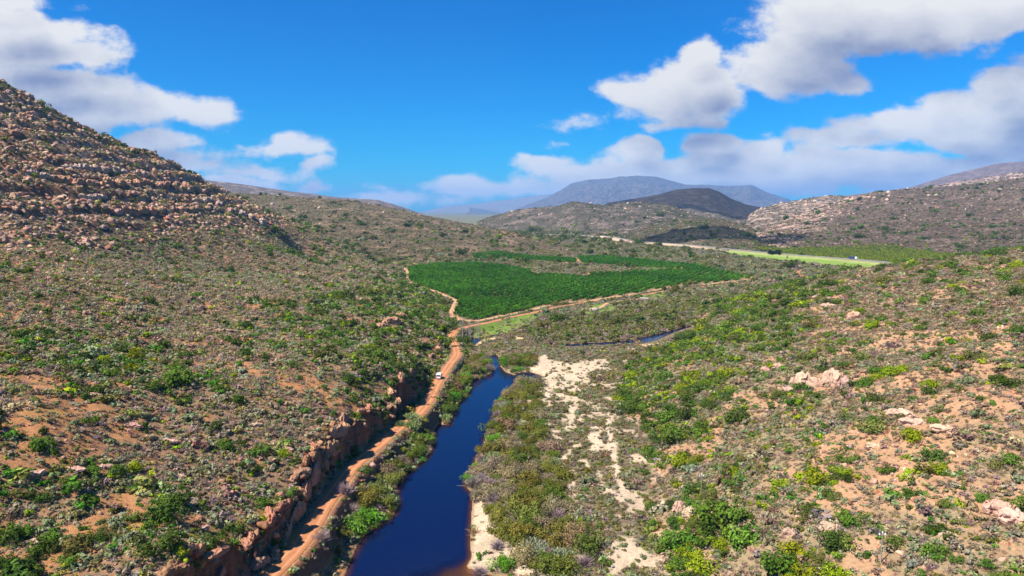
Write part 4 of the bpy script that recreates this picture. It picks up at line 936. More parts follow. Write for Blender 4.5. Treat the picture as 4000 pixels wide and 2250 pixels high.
REPEATED = ('broken red sandstone block in the road cutting', 'red rock face in the bushes above the road bend', 'red brown crag shading the gully above the road bend', 'low rock ledge across the middle of the left slope', 'low broken ledge poking through scrub on the near left slope')
def outcrops():
    def put(px, py, L, H, D, face, col, lb, dz=0.0, tilt=0.0):
        x, y, z, t = hit(px, py)
        own(LEDGE_O[RNG.randint(6)], 'rock_outcrop', x, y, z + H * 0.05 + dz, (L / 2, D, H * .75), (0, tilt, face), jit(col, .12), lb, 'rock outcrop', lb.replace('block', 'blocks').replace('face', 'faces') if lb in REPEATED else None)
    red = (0.42, 0.225, 0.135); pink = (0.50, 0.31, 0.22); tan = (0.46, 0.32, 0.24)
    # bands on the upper left hill
    def band(pts, n, L, H, lb, col):
        pts = [(a * .552, 250 + b * .552) for a, b in pts]; seg = np.array(pts); d = np.r_[0, np.cumsum(np.linalg.norm(np.diff(seg, axis=0), axis=1))]
        for i in range(n):
            q = (i + .5 + RNG.normal(0, .12)) / n * d[-1]; px = np.interp(q, d, seg[:, 0]); py = np.interp(q, d, seg[:, 1]) + RNG.normal(0, 3)
            x, y, z, t = hit(px, py)
            gx = (ground(np.array([x + 6.0]), np.array([y]))[0] - z) / 6; gy = (ground(np.array([x]), np.array([y + 6.0]))[0] - z) / 6
            f = math.atan2(gx, -gy) + math.pi + RNG.normal(0, .2)
            f = math.atan2(-gx, gy)
            o = own(LEDGE_O[RNG.randint(6)], 'rock_outcrop', x, y, z + .2, (L * RNG.uniform(.4, .65), H * RNG.uniform(.9, 1.3), H * RNG.uniform(1.0, 1.5)), (0, RNG.normal(0, .05), f), jit(col, .14), lb, 'rock outcrop', 'ledges of the ' + lb.split(' the ')[-1])
    band([(380, 830), (560, 850), (760, 850), (960, 850), (1120, 870), (1290, 850)], 13, 13, 5.0, 'block of red sandstone ledge in the long middle band', red)
    band([(440, 735), (640, 740), (820, 760), (1050, 800)], 9, 12, 4.2, 'block of pinkish ledge in the upper rock band', tan)
    band([(200, 780), (330, 800), (400, 800)], 3, 10, 3.5, 'block of pale ledge left of the upper rock band', tan)
    band([(560, 950), (760, 955)], 4, 9, 3.2, 'block of ledge in the short grey band', tan)
    band([(850, 1030), (1000, 1040), (1150, 1045), (1400, 1030)], 8, 13, 4.2, 'block of dark red ledge in the lower rock band', red)
    band([(1430, 960), (1560, 1000), (1680, 1070), (1790, 1080), (1890, 1140)], 6, 12, 6.0, 'rugged outcrop on the crest edge of the left hill', tan)
    band([(30, 190), (190, 230), (330, 300), (430, 340)], 4, 10, 4.0, 'rocky knob on the skyline of the left hill', tan)
    band([(100, 370), (230, 390), (60, 480), (160, 500)], 5, 9, 4.0, 'red stained ledge high on the left hill', red)
    band([(540, 1230), (640, 1260), (880, 1000), (1000, 860)], 4, 8, 3.0, 'lone ledge low on the rocky hillside', pink)
    # the cut bank above the road
    cut = [(690, 1395, 5, 3.2), (720, 1335, 5, 3.0), (655, 1415, 4, 2.6), (745, 1290, 6, 4.0), (770, 1235, 6, 5.0), (790, 1195, 6, 5.5), (815, 1160, 6, 6.0), (835, 1130, 5, 5.0), (850, 1085, 5, 4.0), (865, 1060, 6, 5.0), (800, 1130, 4, 3.0), (760, 1190, 4, 2.6), (735, 1240, 4, 2.4), (700, 1280, 4, 2.0), (930, 1030, 5, 3.0), (1010, 965, 6, 4.0), (1045, 905, 6, 4.5), (1030, 940, 5, 3.5), (1100, 880, 5, 3.5), (1065, 870, 5, 4.0), (1085, 895, 4, 2.5), (980, 985, 4, 2.5)]
    for i, (px, py, L, H) in enumerate(cut):
        put(px * P8, py * P8, L * 1.15, H, 1.6, math.pi / 2 + RNG.normal(0, .3), red, 'broken red sandstone block in the road cutting' if py > 1040 else 'red rock face in the bushes above the road bend', -0.3, RNG.normal(0, .12))
    for Y in np.arange(92, 240, 2.4):  # red blocks, colour darkened to add to the shadowed look of the cut
        Y += RNG.normal(0, .8); i = np.argmin(np.abs(ROAD[:, 1] - Y)); off = RNG.uniform(3.6, 5.2); x = ROAD[i, 0] - off
        g0, g1 = ground(np.array([ROAD[i, 0], x - 3.0]), np.array([Y, Y])); h = g1 - g0
        if h < 2 or RNG.rand() < .1: continue
        if RNG.rand() < .45:
            H = RNG.uniform(1.0, 1.9); own(LEDGE_O[RNG.randint(6)], 'rock_outcrop', x - .9 + RNG.normal(0, .4), Y, g1 - H * .35, (RNG.uniform(1.3, 2.6), RNG.uniform(.9, 1.5), H), (RNG.normal(0, .12), RNG.normal(0, .15), math.pi / 2 + RNG.normal(0, .4)), jit((.38, .19, .105), .2), REPEATED[0], 'rock outcrop', REPEATED[0].replace('block', 'blocks'))
        for q in ((RNG.uniform(.1, .7), RNG.uniform(.85, 1.02)) if RNG.rand() < .6 else (RNG.uniform(.85, 1.02),)):
            H = RNG.uniform(.5, 1.35); yy = Y + RNG.normal(0, 1.0)
            own(ROCK_O[RNG.randint(8)], 'rock_outcrop', x + (1 - q) * 1.2 - 1.3 + RNG.normal(0, .25), yy, g0 + q * h - .35, (H * RNG.uniform(.8, 1.3), H * RNG.uniform(1, 1.9), H), (RNG.normal(0, .2), RNG.normal(0, .2), RNG.normal(0, .4)), jit((.34, .165, .09), .2) * RNG.uniform(.7, 1.1), REPEATED[0], 'rock outcrop', REPEATED[0].replace('block', 'blocks'))
    for px, py, L, H in [(985, 812, 10, 5), (1010, 800, 7, 5), (960, 822, 5, 3.4)]:
        put(px * P8, py * P8, L, H, 3, 0.7, red, 'red brown crag shading the gully above the road bend', 0)
    for px, py, L, H in [(560, 835, 8, 2.6), (600, 812, 9, 3), (630, 800, 6, 2.4), (530, 850, 4, 2)]:
        put(px * P8, py * P8, L, H, 2, 0.5, red, 'low rock ledge across the middle of the left slope', -.2)
    for px, py, L, H, in [(230, 995, 4, 1.3), (260, 1175, 3.5, 1.2), (420, 1110, 5, 1.4), (330, 1070, 5, 1.2), (180, 1180, 5, 1.1), (500, 1330, 3.5, 1.2), (450, 1200, 3, 1.2), (720, 1130, 4, 1.5), (90, 1190, 3, 1.1), (640, 1070, 4, 1.3)]:
        put(px * P8, py * P8, L, H, 1.2, RNG.uniform(-.5, .8), pink, 'low broken ledge poking through scrub on the near left slope', -.15)
    # right slope
    for px, py, L, H, D, lb in [(2030, 975, 9, 5.5, 3.2, 'large pink outcrop with a bush in front on the right slope'), (2092, 968, 6, 5.5, 3.0, 'upright pink block beside the large outcrop'), (2128, 975, 4, 3.6, 2, 'split pink block at the end of the large outcrop'),
        (1985, 985, 4, 2, 2, 'low pink block left of the large outcrop'), (1925, 935, 3, 2.2, 2, 'pale boulder stack uphill from the sage scrub'), (1960, 925, 4, 2, 2, 'flat pink rock above the bushes'),
        (2270, 1045, 7, 1.8, 2.2, 'long sloping pink slab on the right slope'), (2300, 1065, 6, 1.5, 2.2, 'lower end of the sloping pink slab'), (2390, 1085, 7, 1.4, 2, 'broad pink ledge to the right of the sloping slab'),
        (1712, 1285, 3.2, 2.6, 2.6, 'rounded pink rock nose over the sand flat'), (1745, 1300, 4.5, 2.6, 2.4, 'pink rock shoulder behind the rounded nose'), (1698, 1368, 2.6, 2.6, 1.6, 'upright tan boulder at the slope foot beside green bush'),
        (2200, 1125, 3, 1.2, 1.4, 'orange rock face among olive bushes'), (2090, 1335, 4, 1.8, 1.5, 'pink ledge above the near yellow green bushes'), (2030, 1310, 4, 1.5, 1.5, 'broken pink rocks below bare soil'), (1990, 1345, 3, 1.6, 1.4, 'orange crag beside the bright green grass'),
        (2520, 1285, 5, 2.2, 2.4, 'rounded pink dome rock with dark bushes around'), (2560, 1310, 5, 2.2, 2.4, 'grey pink dome rock near the frame edge'), (2390, 1350, 3, .9, 1.5, 'flat pink rock between dark bushes'), (1860, 960, 3, 1.4, 1.6, 'pair of small pink rocks among sage bushes'),
        (2085, 775, 8, 3, 3, 'layered orange ledge near the right crest'), (2150, 800, 6, 3.4, 3, 'pale pink boulders near the right crest'), (2055, 750, 5, 2, 3, 'small pink ledge on the right crest')]:
        put(px * P8, py * P8, L * 1.1, H * 1.5, D * .9, -0.6 + RNG.normal(0, .25), pink, lb, -.1, RNG.normal(0, .1))
outcrops()

# ------------------------------------------------------------------ along the river
def poisson(polys, r, avoid, tries=9000, ylim=None):
    out = []; lo = np.min([p.min(0) for p in polys], 0); hi = np.max([p.max(0) for p in polys], 0)
    c = RNG.rand(tries, 2) * (hi - lo) + lo
    ok = in_any(polys, c[:, 0], c[:, 1]); 
    for a in avoid: ok &= ~inside(a, c[:, 0], c[:, 1])
    c = c[ok]; c = c[clear_of_ways(c[:, 0], c[:, 1], 2.0)]
    for p in c:
        if all((p[0] - q[0]) ** 2 + (p[1] - q[1]) ** 2 > r * r for q in out): out.append(p)
    return np.array(out)
BANK_L = np.array([(x + 3.5, y) for x, y in ROAD[::6, :2] if 100 < y < 432] + [tuple(p) for p in at_zs([(1860, 1372), (1895, 1395), (1890, 1415), (1925, 1440), (1890, 1475), (1843, 1492), (1836, 1530), (1779, 1590), (1756, 1658), (1700, 1656), (1680, 1675), (1696, 1705), (1690, 1750), (1661, 1795), (1612, 1832),
    (1566, 1869), (1547, 1915), (1558, 1977), (1539, 2005), (1481, 2052), (1420, 2095), (1392, 2140), (1372, 2180), (1345, 2250), (1290, 2420)], .5)])
BANK_R = at_zs([(1946, 1560), (1990, 1525), (2040, 1492), (2090, 1505), (2110, 1560), (2115, 1640), (2130, 1720), (2170, 1800), (2200, 1900), (2220, 2000), (2280, 2100), (2290, 2180), (2250, 2260), (1960, 2270), (1890, 2236), (1985, 2175), (1950, 2120), (1930, 2060), (1905, 2010), (1890, 1950), (1856, 1935), (1820, 1900), (1818, 1872), (1848, 1840), (1862, 1786), (1890, 1760), (1894, 1720), (1914, 1674), (1926, 1641), (1932, 1597)], 1)
BANK_U = at_zs([(1800, 1395), (1830, 1370), (1900, 1345), (1990, 1318), (2100, 1335), (2180, 1325), (2240, 1342), (2120, 1372), (2090, 1425), (2062, 1448), (2015, 1462), (1978, 1450), (1960, 1425), (1958, 1408), (1946, 1384), (1900, 1388), (1888, 1410)], 1)
BANK_F = at_zs([(2100, 1330), (2030, 1300), (2250, 1260), (2400, 1225), (2560, 1190), (2760, 1150), (2900, 1150), (2780, 1225), (2700, 1262), (2640, 1280), (2560, 1300), (2480, 1320), (2360, 1332), (2240, 1340)], 2)
def riverside():
    sand = SAND_POLY[1:5]
    pts = np.concatenate([poisson([BANK_L], 2.5, sand), poisson([BANK_R], 3.5, sand), poisson([BANK_U], 3.4, SAND_POLY[7:9])])
    z = ground(pts[:, 0], pts[:, 1]); rng = RNG
    reeds = [(930, 590), (960, 640), (905, 640), (740, 960), (800, 990), (690, 930), (1110, 510), (1250, 330), (1400, 760), (1380, 775), (1690, 1290), (1790, 1340), (1640, 1320), (1470, 440), (1560, 570)]   # pale clumps
    pale = np.array([at_z(1000 + a * .6557, 1300 + b * .6557, 1) for a, b in reeds])
    bare = [(1300, 900, 3.2), (1345, 880, 2.2), (1345, 750, 2.0), (1440, 490, 2.8), (1430, 530, 2.2), (1390, 210, 3.4), (1410, 1010, 2.4), (530, 1075, 2.6), (570, 1110, 2.4), (1275, 835, 1.8), (1800, 1110, 2.2), (1440, 1290, 2.0), (1330, 1405, 2.0), (400, 1370, 2.4), (1960, 1400, 2.4), (1740, 1330, 1.8), (1400, 910, 1.8), (720, 1060, 1.8)]
    for a, b, s in bare:
        x, y = at_z(1000 + a * .6557, 1300 + (b + 12) * .6557, .8); zz = float(ground(np.array([x]), np.array([y]))[0])
        lb = 'bare pinkish grey twiggy bush at the water edge' if a < 1450 and b < 1000 else 'bare grey twiggy bush on the sandy bank'
        own(TWIG_O[rng.randint(3)], 'bare_bush', x, y, max(zz, -.1), s, (0, 0, rng.rand() * 6.28), jit((0.34, 0.25, 0.235), .12), lb, 'bush', 'leafless bushes by the river', s * .95)
    for i, p in enumerate(pale):
        zz = float(ground(p[:1], p[1:])[0])
        for k in range(2):
            q = p + rng.normal(size=2) * 1.3; zz = float(ground(q[:1], q[1:])[0])
            own(REED_O[rng.randint(3)], 'reed_clump', q[0], q[1], max(zz, -.15), rng.uniform(1.6, 2.6), (0, 0, rng.rand() * 6.28), jit((0.25, 0.30, 0.11) if i < 9 else (0.30, .32, .20), .12), 'pale green reed clump on the river bank', 'reeds', 'pale reed clumps along the river', 2.6)
    a = apparent(pts[:, 0], pts[:, 1], z, np.ones(len(pts))); order = np.argsort(-a)
    bx = np.array([at_z(1000 + a * .6557, 1300 + b * .6557, 1) for a, b, s in bare])
    n = 0
    for i in order:
        x, y = pts[i]
        if n >= 300: break
        if np.hypot(bx[:, 0] - x, bx[:, 1] - y).min() < 2.2 or np.hypot(pale[:, 0] - x, pale[:, 1] - y).min() < 2.4: continue
        near_water = sdist(RIVER, np.array([x]), np.array([y]))[0] < 3.0
        s = rng.uniform(1.5, 3.7)
        if sdist(RIVER, np.array([x]), np.array([y]))[0] < s * 0.5: s = max(1.1, sdist(RIVER, np.array([x]), np.array([y]))[0] / .5)
        roadside = dist_line(ROAD, np.array([x]), np.array([y]))[0][0] < 5.5
        v = rng.rand()
        if roadside: s = min(s, rng.uniform(1.2, 2.0))
        c, w = ((0.17, 0.165, 0.03), 'olive green') if v < .48 else ((0.11, 0.145, 0.022), 'dark green') if v < .72 else ((0.24, 0.185, 0.10), 'brownish olive')
        if near_water and v < .4: c, w = (0.12, 0.26, 0.025), 'bright green'
        sd = 'between the red road and the river' if x < np.interp(y, [100, 200, 300, 360, 400], [-25, -18, -12, -8, -5]) and y < 345 else 'on the sandy far bank of the river' if y < 300 else 'in the thicket at the river head'
        lb = '%s %s bush %s' % ('low' if s < 1.7 else 'broad' if s > 2.5 else 'rounded', w, sd)
        own(RIV_O[rng.randint(7)], 'riverside_bush', x, y, max(z[i] - .1, -.2), s, (0, 0, rng.rand() * 6.28), jit(c, .24), lb, 'bush', lb.replace('bush', 'bushes'), s * rng.uniform(.8, 1.15)); n += 1
    # flood plain thicket farther up
    p = poisson([BANK_F], 4.2, SAND_POLY[7:9], 14000); m = len(p); zz = ground(p[:, 0], p[:, 1])
    c = np.where((RNG.rand(m) < .6)[:, None], (0.16, 0.165, 0.04), np.where((RNG.rand(m) < .5)[:, None], (.23, .18, .11), (.11, .15, .03)))
    scatter("thicket", "olive thicket on the flood plain beyond the river bend", BUSH_I, np.c_[p, zz - .1], euler_z(m), RNG.uniform(1.5, 3.2, m)[:, None] * np.c_[np.ones(m), np.ones(m), RNG.uniform(.7, 1, m)], jits(c, .15), RNG.randint(0, 5, m), 'thicket')
riverside()
def sand_flat():
    poly = at_zs([(2110, 1480), (2200, 1420), (2640, 1340), (2600, 1390), (2450, 1470), (2440, 1600), (2480, 1830), (2540, 1990), (2640, 2260), (2250, 2260), (2290, 2150), (2220, 2000), (2180, 1850), (2125, 1700), (2110, 1600)], 1.3)
    p = poisson([poly], 1.5, [], 16000); s = RNG.uniform(.55, 1.25, len(p)); sa = sand_amount(p[:, 0], p[:, 1])
    k = RNG.rand(len(p)) < np.where(sa > .5, .22, .92); p = p[k]; s = s[k]; z = ground(p[:, 0], p[:, 1])
    pal = np.array([(0.15, 0.15, 0.045), (0.19, 0.155, 0.07), (0.12, 0.145, 0.035), (0.21, 0.17, 0.09), (0.19, 0.22, 0.10)]); pk = RNG.choice(5, len(p), p=[.32, .28, .15, .15, .10])
    words = ['olive', 'brownish', 'dark green', 'dry brown', 'sage green']; tint = jits(pal[pk], .16)
    order = np.argsort(-apparent(p[:, 0], p[:, 1], z, s)); top = order[:300]; i = order[300:]
    for j in top:
        lb = '%s %s shrub on the pale sand flat' % ('larger' if s[j] > .95 else 'small', words[pk[j]])
        own(SAND_O[RNG.randint(5)], 'sand_shrub', p[j, 0], p[j, 1], z[j] - .05, s[j], (0, 0, RNG.rand() * 6.28), tint[j], lb, 'shrub', lb.replace('shrub', 'shrubs'), s[j] * RNG.uniform(.75, 1.1))
    m = len(i)
    scatter("sand_scrub", "low brown scrub on the sand flat farther up river", SCRUB_I, np.c_[p, z - .05][i], euler_z(m), s[i][:, None] * np.ones((1, 3)), tint[i], RNG.randint(0, 5, m), 'scrub')
sand_flat()

# ------------------------------------------------------------------ orchard
def orchard():
    a = np.array(at_z(2626, 1114, 4)); b = np.array(at_z(2790, 1049, 4)); d = (b - a) / np.linalg.norm(b - a); nrm = np.array([-d[1], d[0]])
    row, gap = 7.4, 2.9
    allp = np.concatenate(ORCHS); lo = allp.min(0); hi = allp.max(0); c = (lo + hi) / 2; Rr = np.linalg.norm(hi - lo) / 2
    I, J = np.meshgrid(np.arange(-Rr, Rr, row), np.arange(-Rr, Rr, gap)); P = c + I.ravel()[:, None] * nrm + J.ravel()[:, None] * d
    k = in_any(ORCHS, P[:, 0], P[:, 1]); P = P[k]; P += RNG.normal(size=P.shape) * .18; P = P[RNG.rand(len(P)) > .012]
    z = ground(P[:, 0], P[:, 1]); n = len(P)
    big = fbm(P[:, 0], P[:, 1], 90, 2, 81); s = RNG.uniform(1.6, 2.0, n) * (1 + .15 * big)
    tint = jits(np.repeat([(0.056, 0.16, 0.014)], n, 0) * (1 + .7 * big[:, None] * np.array([1, .7, .5])), .2)
    order = np.argsort(-apparent(P[:, 0], P[:, 1], z, s)); top = order[:300]; i = order[300:]
    tr_co, tr_f = tube([(0, 0, 0), (0.03, 0, .35), (0, 0.03, .8)], [.10, .08, .06]); limbs = [(tr_co, tr_f)]
    for k in range(4):
        th = k * 1.57 + .4; limbs.append(tube([(0, 0, .5), (math.cos(th) * .25, math.sin(th) * .25, .85), (math.cos(th) * .5, math.sin(th) * .5, 1.2)], [.05, .04, .02], 5))
    trunk = mesh_np("trunk", *join(limbs), M_BARK, None, True)
    for j in top:
        r = bpy.data.objects.new('orchard_tree', None); COL.objects.link(r); r.location = (P[j, 0], P[j, 1], z[j]); r.rotation_euler = (0, 0, RNG.rand() * 6.28)
        tag(r, 'dark green citrus tree in the nearest rows of the orchard by the track', 'tree', 'nearest orchard trees')
        o = own(ORCH_O[RNG.randint(4)], 'crown', 0, 0, .25, s[j], (0, 0, 0), tint[j], None, None, None, s[j] * 1.25, parent=r)
        o = own(trunk, 'trunk', 0, 0, 0, 1.0, (0, 0, 0), (.2, .16, .12), None, None, None, parent=r)
    m = len(i)
    scatter("orchard_rows", "dense dark green citrus orchard in long rows", ORCH_I, np.c_[P, z + .2][i], np.c_[np.zeros((m, 2)), RNG.rand(m) * 6.28], s[i][:, None] * np.array([1, 1, 1.25]), tint[i], RNG.randint(0, 4, m), 'orchard')
    return n
N_ORCH = orchard()

# ------------------------------------------------------------------ single trees
def dead_tree(h, seed):
    r = np.random.RandomState(seed); parts = []
    k = np.linspace(0, 1, 8); tr = np.c_[np.cumsum(r.normal(0, .05, 8)) * h * .05, np.cumsum(r.normal(0, .05, 8)) * h * .05, k * h]
    parts.append(tube(tr, (.28 * (1 - k) + .05) * h / 15, 6))
    for i in range(16):
        q = r.uniform(.25, .95); base = np.array([np.interp(q, k, tr[:, j]) for j in range(3)]); th = r.uniform(0, 6.28); L = h * r.uniform(.10, .24) * (1.15 - q * .6)
        e = base + np.array([math.cos(th), math.sin(th), r.uniform(.6, 1.4)]) * L * .6; m = (base + e) / 2 + r.normal(size=3) * L * .06
        parts.append(tube([base, m, e], [.09 * h / 15, .07 * h / 15, .03 * h / 15], 5))
        for j in range(2):
            e2 = e + r.normal(size=3) * L * .25 + (0, 0, L * .3); parts.append(tube([m, (m + e2) / 2 + r.normal(size=3) * L * .05, e2], [.05 * h / 15, .04 * h / 15, .02 * h / 15], 4))
    return parts
def trees():
    lbs = ['tallest bare dead tree beside the road bend', 'bare dead tree with two leaders right of the tallest', 'slim dead tree standing over the green grass', 'short dead tree among the fallen branches', 'short dead tree close behind the tallest', 'thin leaning dead tree near the small pool', 'broken dead stem by the track junction']
    for i, (a, b, hpx) in enumerate([(990, 1262, 400), (1085, 1165, 230), (1197, 1150, 290), (1135, 1185, 150), (1035, 1195, 190), (1068, 1140, 200), (960, 1120, 150)]):
        x, y = at_z(1500 + a * .3106, 950 + b * .3106, 2.5); z = float(ground(np.array([x]), np.array([y]))[0]); h = hpx * .3106 / 2667 * math.hypot(x, y) * 1.02
        parts = dead_tree(h, 400 + i)
        r = bpy.data.objects.new('dead_tree', None); COL.objects.link(r); r.location = (x, y, z - .2); tag(r, lbs[i], 'tree')
        link('trunk', mesh_np('trunk', *parts[0], M_DEAD, None, True), r); link('branches', mesh_np('branches', *join(parts[1:]), M_DEAD, None, True), r)
    ms = [mesh_np('dead_tree', *join(dead_tree(13, 430 + i)[:7]), M_DEAD, None, True) for i in range(3)]
    for i in range(20):
        a = 1690 + i * 13 + RNG.normal(0, 4); b = 470 + (i % 3) * 12 + i * .8
        x, y = at_z(2200 + a * .3106, 850 + b * .3106, 4); z = float(ground(np.array([x]), np.array([y]))[0])
        o = link('dead_tree', ms[i % 3]); o.location = (x, y, z); o.rotation_euler = (0, 0, RNG.rand() * 6.28); o.scale = (1.2, 1.2, RNG.uniform(.75, 1.15))
        tag(o, 'pale bare trunk in the dead grove beside the highway', 'tree', 'dead grove beside the highway')
    tr = mesh_np('trunk', *tube([(0, 0, 0), (.1, 0, 2), (0, 0, 5)], [.3, .25, .12]), M_BARK, None, True)
    for i, (px, py, s) in enumerate([(3014, 993, 1.0), (3023, 994, .8), (3031, 994.5, .75), (3041, 995, .95), (3052, 996, 1.15)]):
        x, y = at_z(px, py, 6); y += 9; z = float(ground(np.array([x]), np.array([y]))[0])
        r = bpy.data.objects.new('windbreak_tree', None); COL.objects.link(r); r.location = (x, y, z)
        tag(r, ['first dark dense tree at the near end of the highway windbreak', 'lower dark tree second in the highway windbreak', 'lowest dark tree in the middle of the windbreak', 'dark tree fourth along the highway windbreak', 'tallest dark tree closing the highway windbreak'][i], 'tree')
        own(RIV_O[i], 'crown', 0, 0, .3, 3.4, (0, 0, i), (.022, .035, .018), None, None, None, 7.2 * s, parent=r); own(tr, 'trunk', 0, 0, 0, 1, (0, 0, 0), (.2, .2, .2), None, None, None, parent=r)
trees()

# ------------------------------------------------------------------ vehicles, poles, pump house
import bmesh
def box(bm, x0, x1, y0, y1, z0, z1, tx=0, ty=0):
    v = [bm.verts.new((x, y, z)) for z, k in ((z0, 0), (z1, 1)) for x, y in ((x0 + k * tx, y0 + k * ty), (x1 - k * tx, y0 + k * ty), (x1 - k * tx, y1 - k * ty), (x0 + k * tx, y1 - k * ty))]
    for f in ((3, 2, 1, 0), (4, 5, 6, 7), (0, 1, 5, 4), (1, 2, 6, 5), (2, 3, 7, 6), (3, 0, 4, 7)): bm.faces.new([v[i] for i in f])
def bm_obj(name, bm, mat, parent, bevel=0.0):
    bmesh.ops.recalc_face_normals(bm, faces=bm.faces)
    if bevel: bmesh.ops.bevel(bm, geom=bm.edges[:], offset=bevel, segments=2, affect='EDGES', profile=0.6)
    me = bpy.data.meshes.new(name); bm.to_mesh(me); bm.free(); me.materials.append(mat); o = link(name, me, parent); return o
def profile(bm, pts, x0, x1):         # outline in y,z extruded across x
    a = [bm.verts.new((x0, y, z)) for y, z in pts]; b = [bm.verts.new((x1, y, z)) for y, z in pts]; n = len(pts)
    bm.faces.new(a[::-1]); bm.faces.new(b)
    for i in range(n): bm.faces.new((a[i], a[(i + 1) % n], b[(i + 1) % n], b[i]))
def wheel(parent, x, y, r, w):
    bm = bmesh.new(); bmesh.ops.create_cone(bm, cap_ends=True, segments=20, radius1=r, radius2=r, depth=w)
    bmesh.ops.rotate(bm, verts=bm.verts, cent=(0, 0, 0), matrix=__import__('mathutils').Matrix.Rotation(R(90), 3, 'Y')); bmesh.ops.translate(bm, verts=bm.verts, vec=(x, y, r))
    o = bm_obj('wheel', bm, M_RUB, parent, .03)
    bm = bmesh.new(); bmesh.ops.create_cone(bm, cap_ends=True, segments=16, radius1=r * .58, radius2=r * .5, depth=w + .04)
    bmesh.ops.rotate(bm, verts=bm.verts, cent=(0, 0, 0), matrix=__import__('mathutils').Matrix.Rotation(R(90), 3, 'Y')); bmesh.ops.translate(bm, verts=bm.verts, vec=(x, y, r))
    bm_obj('rim', bm, M_STEEL, o)
M_WHITE = mat_plain("white_paint", (0.82, 0.82, 0.80), 0.35, 0, .05, 1); M_GLASS = mat_plain("dark_window_glass", (0.02, 0.025, 0.03), 0.08, 0, .05, 1); M_RUB = mat_plain("tyre_rubber", (0.02, 0.02, 0.02), .85)
M_STEEL = mat_plain("grey_steel", (.45, .45, .46), .4, .8, .1); M_NAVY = mat_plain("navy_tarpaulin", (.025, .035, .13), .6, 0, .15); M_RED = mat_plain("red_lamp_lens", (.5, .02, .02), .3); M_LAMP = mat_plain("clear_lamp_lens", (.8, .8, .75), .2)
M_CONC = mat_plain("pale_concrete", (.42, .37, .30), .9, 0, .2, 2); M_POLE = mat_plain("weathered_pole", (.30, .24, .18), .9, 0, .3, 3); M_CER = mat_plain("white_porcelain", (.85, .85, .85), .3)
def van():
    x, y, z, t = hit(1714, 1477); i = np.argmin(np.hypot(ROAD[:, 0] - x, ROAD[:, 1] - y)); d = ROAD[i + 2] - ROAD[i - 2]; h = math.atan2(-d[0], d[1])
    x, y = ROAD[i, :2]
    r = bpy.data.objects.new('van', None); COL.objects.link(r); r.location = (x - .4, y, float(ground(np.array([x - .4]), np.array([y]))[0]) + .16); r.rotation_euler = (0, 0, h)
    tag(r, 'white van driving along the red gravel road', 'van')
    bm = bmesh.new(); profile(bm, [(-2.45, .42), (2.4, .42), (2.45, .95), (1.75, 1.2), (1.05, 2.05), (.7, 2.2), (-2.3, 2.2), (-2.45, 1.9)], -.93, .93); bm_obj('body', bm, M_WHITE, r, .06)
    bm = bmesh.new(); box(bm, -.78, .78, -2.475, -2.452, 1.3, 1.95); bm_obj('rear_window', bm, M_GLASS, r)
    bm = bmesh.new(); v = [bm.verts.new(p) for p in [(-.8, 1.72, 1.27), (.8, 1.72, 1.27), (.72, 1.13, 1.99), (-.72, 1.13, 1.99), (-.8, 1.66, 1.22), (.8, 1.66, 1.22), (.72, 1.06, 1.95), (-.72, 1.06, 1.95)]]
    for f in ((0, 1, 2, 3), (4, 7, 6, 5), (0, 4, 5, 1), (1, 5, 6, 2), (2, 6, 7, 3), (3, 7, 4, 0)): bm.faces.new([v[k] for k in f])
    bmesh.ops.translate(bm, verts=bm.verts, vec=(0, .03, .03)); bm_obj('windscreen', bm, M_GLASS, r)
    for s in (-1, 1):
        bm = bmesh.new(); box(bm, s * .945 - .01, s * .945 + .01, .1, 1.0, 1.25, 1.85); bm_obj('side_window', bm, M_GLASS, r)
        bm = bmesh.new(); box(bm, s * .8 - .1, s * .8 + .1, -2.49, -2.455, .85, 1.25); bm_obj('tail_light', bm, M_RED, r)
        bm = bmesh.new(); box(bm, s * .72 - .16, s * .72 + .16, 2.43, 2.475, .72, .92); bm_obj('headlight', bm, M_LAMP, r)
        for yy in (-1.5, 1.5): wheel(r, s * .84, yy, .34, .24)
    bm = bmesh.new(); box(bm, -.95, .95, -2.56, -2.46, .42, .62); bm_obj('bumper', bm, M_STEEL, r, .02)
van()
def truck():
    x, y = at_z(3327, 1014, 6.3); i = np.argmin(np.hypot(HIGHWAY[:, 0] - x, HIGHWAY[:, 1] - y)); d = HIGHWAY[i + 2] - HIGHWAY[i - 2]; h = math.atan2(-d[0], d[1]); x, y = HIGHWAY[i, :2]
    r = bpy.data.objects.new('truck', None); COL.objects.link(r); r.location = (x, y, float(ground(np.array([x]), np.array([y]))[0]) + .58); r.rotation_euler = (0, 0, h)
    tag(r, 'truck with white cab and dark blue load body on the far road', 'truck')
    bm = bmesh.new(); profile(bm, [(4.6, .6), (7.0, .6), (7.05, 1.7), (6.7, 3.1), (6.3, 3.4), (4.6, 3.4)], -1.2, 1.2); bm_obj('cab', bm, M_WHITE, r, .08)
    bm = bmesh.new(); box(bm, -1.05, 1.05, 6.72, 6.99, 1.8, 2.7, 0, 0); bm_obj('windscreen', bm, M_GLASS, r)
    bm = bmesh.new(); box(bm, -1.25, 1.25, -6, 4.3, 1.15, 3.3); bm_obj('load_body', bm, M_NAVY, r, .08)
    bm = bmesh.new(); box(bm, -.5, .5, -5.9, 6.8, .75, 1.12); bm_obj('chassis', bm, M_STEEL, r)
    for s in (-1, 1):
        for yy in (5.6, -2.6, -3.9, -5.2, 2.6): wheel(r, s * 1.05, yy, .5, .3)
truck()
